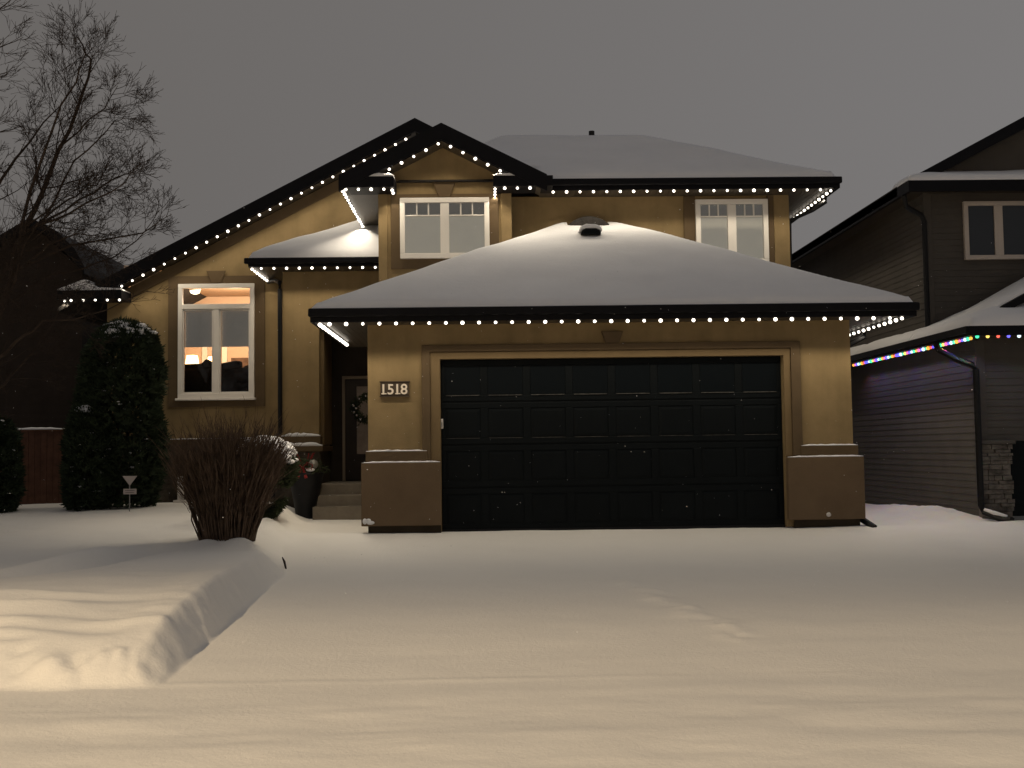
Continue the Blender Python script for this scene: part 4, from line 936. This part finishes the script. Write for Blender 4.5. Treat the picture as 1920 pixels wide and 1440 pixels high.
for (pts, r) in (([(-6.30, 0.05, 4.55), (-5.79, -0.2, 5.30), (-5.3, -0.3, 5.72), (-5.04, -0.3, 5.95)], 0.018),
                 ([(-6.45, 0.05, 4.42), (-5.9, 0.3, 4.85), (-5.41, 0.4, 5.22), (-4.88, 0.5, 5.52)], 0.022),
                 ([(-6.55, 0.05, 4.35), (-5.8, -0.3, 4.55), (-5.18, -0.5, 4.80), (-4.73, -0.6, 5.17)], 0.024),
                 ([(-6.70, 0, 3.80), (-5.93, 0.1, 4.15), (-4.95, 0.2, 4.36), (-4.54, 0.2, 4.62)], 0.024),
                 ([(-6.78, 0, 3.6), (-6.2, -0.4, 4.0), (-5.6, -0.7, 4.15), (-5.0, -0.8, 4.12)], 0.022),
                 ([(-6.10, 0.1, 5.61), (-5.42, -0.1, 6.10), (-5.23, -0.1, 6.42)], 0.014),
                 ([(-6.6, 0.0, 4.3), (-6.1, 0.4, 4.9), (-5.75, 0.6, 5.2), (-5.55, 0.7, 5.6)], 0.02),
                 ([(-6.85, 0, 3.3), (-6.3, 0.3, 3.75), (-5.7, 0.5, 3.95), (-5.15, 0.6, 4.3), (-4.85, 0.6, 4.75)], 0.022),
                 ([(-6.9, 0, 3.1), (-6.5, -0.5, 3.6), (-6.2, -0.7, 4.2), (-5.75, -0.8, 4.7)], 0.02)):
    stem(pts, r, 0.004, 10, 0.8, (0.06, 0, 0.05), 0.1)
stem([F1, (-7.5, -0.7, 3.2), (-7.38, -0.9, 4.9), (-6.95, -1.0, 6.5), (-6.45, -1.0, 7.5), (-6.2, -1.0, 8.2)], 0.08, 0.012, 11, 1.3, (0.25, 0, 0.0), 0.35)
stem([F1, (-7.8, 0.3, 3.3), (-7.5, 0.5, 4.6), (-7.0, 0.7, 5.6), (-6.4, 0.8, 6.4)], 0.06, 0.008, 9, 1.3, (0.2, 0, 0.0), 0.3)
stem([F1, (-7.9, -0.3, 3.0), (-8.1, -0.5, 5.0), (-7.9, -0.5, 7.0), (-7.6, -0.5, 8.4)], 0.07, 0.012, 9, 1.5, (0.35, 0, 0.0), 0.35)
stem([(-7.30, -0.2, 2.0), (-6.89, -0.4, 2.35), (-6.44, -0.6, 2.66), (-6.0, -0.7, 2.96), (-5.4, -0.7, 3.02), (-4.6, -0.7, 3.38)], 0.035, 0.004, 12, 0.9, (0.1, 0, 0.08), 0.15)
stem([(-7.35, -0.2, 1.8), (-6.95, 0.2, 2.15), (-6.55, 0.5, 2.75), (-6.3, 0.6, 3.3)], 0.035, 0.006, 9, 0.9, (0.1, 0, 0.0), 0.15)
stem([(-7.25, -0.2, 2.3), (-6.95, -0.7, 2.95), (-6.75, -0.9, 3.3), (-6.45, -1.0, 3.35), (-6.1, -1.05, 3.05)], 0.03, 0.005, 9, 0.8, (0.05, 0, -0.05), 0.2)
stem([(-7.3, -0.2, 2.0), (-7.1, -0.8, 2.2), (-6.85, -1.1, 2.15), (-6.5, -1.2, 1.85)], 0.026, 0.005, 8, 0.7, (0.05, 0, -0.08), 0.2)
obj('trunk', limbs, M_BARK, tt, True); obj('crown', twigs, M_TWIG, tt)

# ================================================================== neighbouring house at right
N = thing('house', 'dark taupe neighbouring house with lapped siding and coloured lights, right edge', 'house', (9.5, 1.0, 0))
def lap(mb, axis, c, a0, a1, z0, z1, out, h=0.105, t=0.011):
    """lapped boards on a plane; axis 'x': plane x=c facing -x, boards along y; axis 'y': plane y=c facing -y"""
    k = int((z1 - z0) / h) + 1
    for i in range(k):
        za = z0 + i * h; zb = min(za + h, z1)
        if zb <= za: break
        if axis == 'x': mb.add([(c - t, a0, za), (c - t, a1, za), (c - 0.003, a1, zb), (c - 0.003, a0, zb), (c, a0, za), (c, a1, za)], [(0, 3, 2, 1), (0, 1, 5, 4)])
        else: mb.add([(a0, c - t, za), (a1, c - t, za), (a1, c - 0.003, zb), (a0, c - 0.003, zb), (a0, c, za), (a1, c, za)], [(0, 1, 2, 3), (0, 4, 5, 1)])
    return mb
NX, NY, NY2 = 7.42, 0.78, 2.60
mb = MB().box(NX, 7.60, NY + 0.05, 14, -0.1, 2.80).box(NX, 7.60, NY2 + 0.01, 14, 2.801, 5.47)
lap(mb, 'x', NX, NY + 0.05, 14, 0.05, 2.75, -1)
lap(mb, 'x', NX, NY2 + 0.01, 14, 2.80, 5.30, -1)
obj('side_wall', mb, M_NSIDE, N)
mb = MB().box(7.44, 13, NY, NY + 0.16, 1.1, 2.75)
lap(mb, 'y', NY, 7.50, 13, 1.18, 2.70, -1)
obj('garage_front_wall', mb, M_NSIDE, N)
obj('corner_board', MB().box(NX - 0.035, NX + 0.10, NY - 0.03, NY + 0.049, 1.2, 2.70), M_NSIDE, N)
mb = MB().box(7.601, 13, NY2, NY2 + 0.16, 2.7, 5.47)
lap(mb, 'y', NY2, 7.50, 13, 2.8, 5.40, -1)
obj('upper_front_wall', mb, M_NSIDE, N)
obj('corner_board', MB().box(NX - 0.035, NX + 0.10, NY2 - 0.035, NY2 - 0.0, 2.8, 5.40), M_NSIDE, N)
mb = MB().box(NX - 0.02, 7.84, NY - 0.05, NY + 0.1, -0.1, 1.13); random.seed(8)
z = 0.02
while z < 1.08:
    h = random.uniform(0.045, 0.09); x = NX - 0.04
    while x < 7.80:
        w = random.uniform(0.08, 0.24)
        mb.box(x, min(x + w - 0.008, 7.86), NY - 0.05 - random.uniform(0.012, 0.055), NY - 0.049, z, min(z + h - 0.008, 1.125)); x += w
    z += h
obj('stone_pier', mb, mat('ledgestone_grey', (0.13, 0.115, 0.10), 0.85, spec=0.2, noise=(6, 0.6), bump=(20, 0.6, 0.02)), N)
obj('stone_cap', MB().box(NX - 0.06, 7.90, NY - 0.12, NY + 0.06, 1.131, 1.19), M_NSIDE, N, bevel=0.01)
obj('garage_door', MB().box(7.861, 12.5, NY - 0.035, NY + 0.05, 0.0, 1.15).box(7.861, 12.5, NY - 0.03, NY + 0.05, 1.15, 2.2) if False else MB().box(7.861, 12.5, NY - 0.03, NY + 0.05, 0.05, 1.17), M_GDOOR, N)
# lower roof with snow
nx0, ny0, nze = 7.06, 0.18, 2.86
def nl_top(X, Y): return nze + np.minimum((X - nx0) * 0.40, (Y - ny0) * 0.40)
NR = obj('lower_roof', MB().add([(nx0, ny0, nze), (13, ny0, nze), (13, 3.0, nze), (nx0, 3.0, nze), (nx0 + 2.82, 3.0, nze + 1.128), (13, 3.0, nze + 1.128)],
     [(0, 1, 5, 4), (0, 4, 3), (1, 2, 5), (3, 4, 5, 2), (0, 3, 2, 1)]), M_SHINGLE, N)
snow_field('snow_cover', NR, nx0, 12.5, ny0, NY2 - 0.05, nl_top, t=0.12, step=0.08, edge=0.2, open_edges='b', seed=20)
NR2 = obj('side_roof', MB().prism_y([(nx0, nze - 0.005), (NX - 0.03, nze - 0.005), (NX - 0.03, nze + 0.14), (nx0, nze + 0.005)], 3.01, 7.5), M_SHINGLE, N)
snow_field('snow_cover', NR2, nx0, NX - 0.03, NY2 - 0.05, 7.4, lambda X, Y: nze + (X - nx0) * 0.40, t=0.12, step=0.06, edge=0.2, open_edges='fr', seed=20)
mb = MB().box(nx0, 13, ny0, ny0 + 0.05, 2.72, 2.855).box(nx0, nx0 + 0.05, ny0 + 0.051, 7.4, 2.72, 2.855).box(nx0 - 0.06, nx0 - 0.002, ny0, 7.4, 2.76, 2.86)
obj('lower_fascia', mb, M_FASCIA, N)
obj('lower_soffit', MB().box(nx0 + 0.06, NX + 0.1, ny0 + 0.06, 7.3, 2.735, 2.75).box(NX + 0.11, 12.9, ny0 + 0.06, NY + 0.1, 2.735, 2.75), M_SOFFIT, N)
# small dark gable over the garage
mb = MB().prism_y([(7.72, 3.12), (12.0, 3.12), (9.9, 4.2)], 0.95, 2.55)
obj('porch_gable', mb, M_LHOUSE, N)
rg = MB().prism_y([(7.58, 3.10), (9.9, 4.30), (12.2, 3.10), (12.2, 2.98), (9.9, 4.17), (7.58, 2.98)][::-1], 0.72, 2.55)
PG = obj('porch_gable_roof', rg, M_FASCIA, N)
snow_field('snow_cover', PG, 7.6, 12.1, 0.80, 2.5, lambda X, Y: 4.30 - np.abs(X - 9.9) * 0.517 + 0.003, t=0.07, step=0.1, edge=0.12, seed=31)
# upper roof
def nrz(x): return 5.50 + 0.525 * (x - 6.97)
NU = obj('upper_roof', MB().prism_y([(6.97, 5.50), (6.97, 5.34), (12.0, nrz(12.0) - 0.2), (12.0, nrz(12.0))], 2.62, 14), M_SHINGLE, N)
obj('gable_wall', MB().prism_y([(7.7, 5.6), (13, 5.6), (13, nrz(13) - 0.06), (7.7, nrz(7.7) - 0.06)], 2.9, 3.05), M_NSIDE, N)
rake = MB().prism_y([(7.35, nrz(7.35) + 0.02), (7.35, nrz(7.35) - 0.16), (12, nrz(12) - 0.24), (12, nrz(12) + 0.02)], 2.52, 2.62)
obj('upper_rake', rake, M_FASCIA, N)
obj('upper_eave_fascia', MB().box(6.97, 13, 2.10, 2.16, 5.30, 5.475).box(6.97, 7.03, 2.161, 14, 5.30, 5.475), M_FASCIA, N)
obj('upper_soffit', MB().box(7.035, 13, 2.165, NY2 + 0.05, 5.37, 5.39).box(7.035, NX + 0.05, NY2 + 0.051, 14, 5.37, 5.39), M_SOFFIT, N)
SK = obj('skirt_roof', MB().add([(6.97, 2.10, 5.478), (13, 2.10, 5.478), (13, 2.9, 5.74), (7.77, 2.9, 5.74), (6.97, 2.9, 5.478), (13, 2.9, 5.478)],
     [(0, 1, 2, 3), (0, 3, 4), (4, 3, 2, 5), (1, 5, 2), (0, 4, 5, 1)]), M_SHINGLE, N)
snow_field('snow_cover', SK, 6.97, 12.9, 2.09, 2.88, lambda X, Y: 5.48 + np.minimum((Y - 2.10) * 0.325, (X - 6.96) * 0.325), t=0.09, step=0.06, edge=0.12, open_edges='b', seed=40)
# window
wx0, wx1, wz0, wz1 = 8.06, 9.35, 4.23, 5.22
mb = MB().box(wx0, wx1, 2.53, 2.60, wz0, wz0 + 0.075).box(wx0, wx1, 2.53, 2.60, wz1 - 0.075, wz1).box(wx0, wx0 + 0.075, 2.53, 2.60, wz0 + 0.0755, wz1 - 0.0755).box(wx1 - 0.075, wx1, 2.53, 2.60, wz0 + 0.0755, wz1 - 0.0755).box(8.575, 8.72, 2.535, 2.60, wz0 + 0.0755, wz1 - 0.0755)
nw = obj('window', mb, M_NWIN, N, bevel=0.006)
obj('pane', MB().box(wx0 + 0.07, 8.58, 2.566, 2.575, wz0 + 0.07, wz1 - 0.07), M_NGLASS, nw); obj('pane', MB().box(8.715, wx1 - 0.07, 2.566, 2.575, wz0 + 0.07, wz1 - 0.07), M_NGLASS, nw)
# downspouts
obj('downspout', MB().tube([(7.02, 1.35, 2.72), (7.05, 1.3, 2.60), (7.2, 0.95, 2.42), (7.30, 0.72, 2.33), (7.335, 0.66, 2.25), (7.335, 0.66, 0.22), (7.36, 0.60, 0.12), (7.50, 0.30, 0.03), (7.56, 0.15, 0.03)], 0.05, 8), M_BLACK, N)
obj('downspout', MB().tube([(7.0, 2.4, 5.30), (7.05, 2.45, 5.12), (7.33, 2.52, 4.98), (7.38, 2.54, 4.88), (7.38, 2.54, 3.1)], 0.045, 8), M_BLACK, N)
obj('downspout_snow', MB().tube([(7.35, 0.57, 0.165), (7.43, 0.42, 0.12), (7.52, 0.23, 0.085)], [0.025, 0.034, 0.02], 7), M_ROOFSNOW, N, True)

# ================================================================== house at far left
L = thing('house', 'dark brown house behind the bare tree at left edge', 'house', (-12, 9, 0.2))
mb = MB().prism_y([(-16, 0.1), (-9.0, 0.1), (-9.0, 5.1), (-9.9, 5.85), (-10.05, 6.0), (-13, 6.0 - 1.6), (-16, 4.4)][:0] or [(-16, 0.1), (-8.98, 0.1), (-8.98, 5.25), (-10.0, 6.2), (-13.2, 4.3), (-16, 4.3)], 9.0, 17)
lap(mb, 'y', 9.0, -16, -8.98, 0.3, 4.3, -1, h=0.2)
obj('wall', mb, M_LHOUSE, L)
rp = [(-13.5, 4.25), (-10.0, 6.38), (-9.4, 6.06), (-9.02, 5.68), (-8.80, 5.28), (-8.80, 5.12), (-9.15, 5.52), (-9.5, 5.90), (-10.0, 6.20), (-13.5, 4.08)]
obj('roof', MB().prism_y(rp[::-1], 8.6, 17.2), M_FASCIA, L)
obj('roof', MB().prism_y([(-17, 4.2), (-13.5, 4.2), (-13.5, 4.4), (-17, 4.4)], 8.7, 17.1), M_FASCIA, L)

# ================================================================== the street lamp that lights the bank (beside the camera, outside the picture)
sl_ = thing('street_lamp', 'tall street lamp with warm light standing at the kerb left of the drive', 'street lamp', (-10.8, -25.0, -0.45))
obj('pole', MB().tube([(-10.8, -25, -0.6), (-10.8, -25, 9.3), (-10.6, -25, 9.7), (-10.0, -25, 9.85), (-8.9, -25, 9.65)], [0.10, 0.07, 0.06, 0.05, 0.05], 10), M_GREY, sl_, True)
hd = obj('lamp_head', MB().box(STREET[0] - 0.4, STREET[0] + 0.35, -25.15, -24.85, STREET[2] + 0.12, STREET[2] + 0.27), M_GREY, sl_, bevel=0.04)
obj('lens', MB().box(STREET[0] - 0.3, STREET[0] + 0.25, -25.12, -24.88, STREET[2] + 0.09, STREET[2] + 0.119), M_STREETL, hd)
ld = bpy.data.lights.new('street_glow', 'SPOT'); ld.energy = P_STREET; ld.color = (1.0, 0.765, 0.475); ld.spot_size = math.radians(180); ld.spot_blend = 0.085; ld.shadow_soft_size = 0.13
lo = bpy.data.objects.new('street_glow', ld); COL.objects.link(lo); lo.parent = sl_; lo.location = Vector(STREET) - Vector((-10.8, -25.0, -0.45))
lo.rotation_euler = (-math.atan2(9.6, 22.2), 0, 0)      # full cut-off head, shielded towards the houses

# ================================================================== falling snow
random.seed(99); mb = MB()
for k in range(420):
    y = random.uniform(-9.0, -0.6); hw = (y + 15.96) * 0.47
    x = random.uniform(-hw, hw); z = random.uniform(gz(x, y) + 0.2, 1.16 + (y + 15.96) * 0.22)
    r = random.choice([random.uniform(0.002, 0.0035), random.uniform(0.0025, 0.0045)])
    c = Vector((x, y, z)); a = [Vector((random.gauss(0, 1), random.gauss(0, 1), random.gauss(0, 1))).normalized() * r for _ in range(3)]
    mb.add([c + a[0], c - a[0], c + a[1], c - a[1], c + a[2], c - a[2]], [(0, 2, 4), (2, 1, 4), (1, 3, 4), (3, 0, 4), (2, 0, 5), (1, 2, 5), (3, 1, 5), (0, 3, 5)])
fs = obj('falling_snow', mb, M_ROOFSNOW); fs['kind'] = 'stuff'
print('bulbs', NB, 'objects', len(bpy.data.objects))
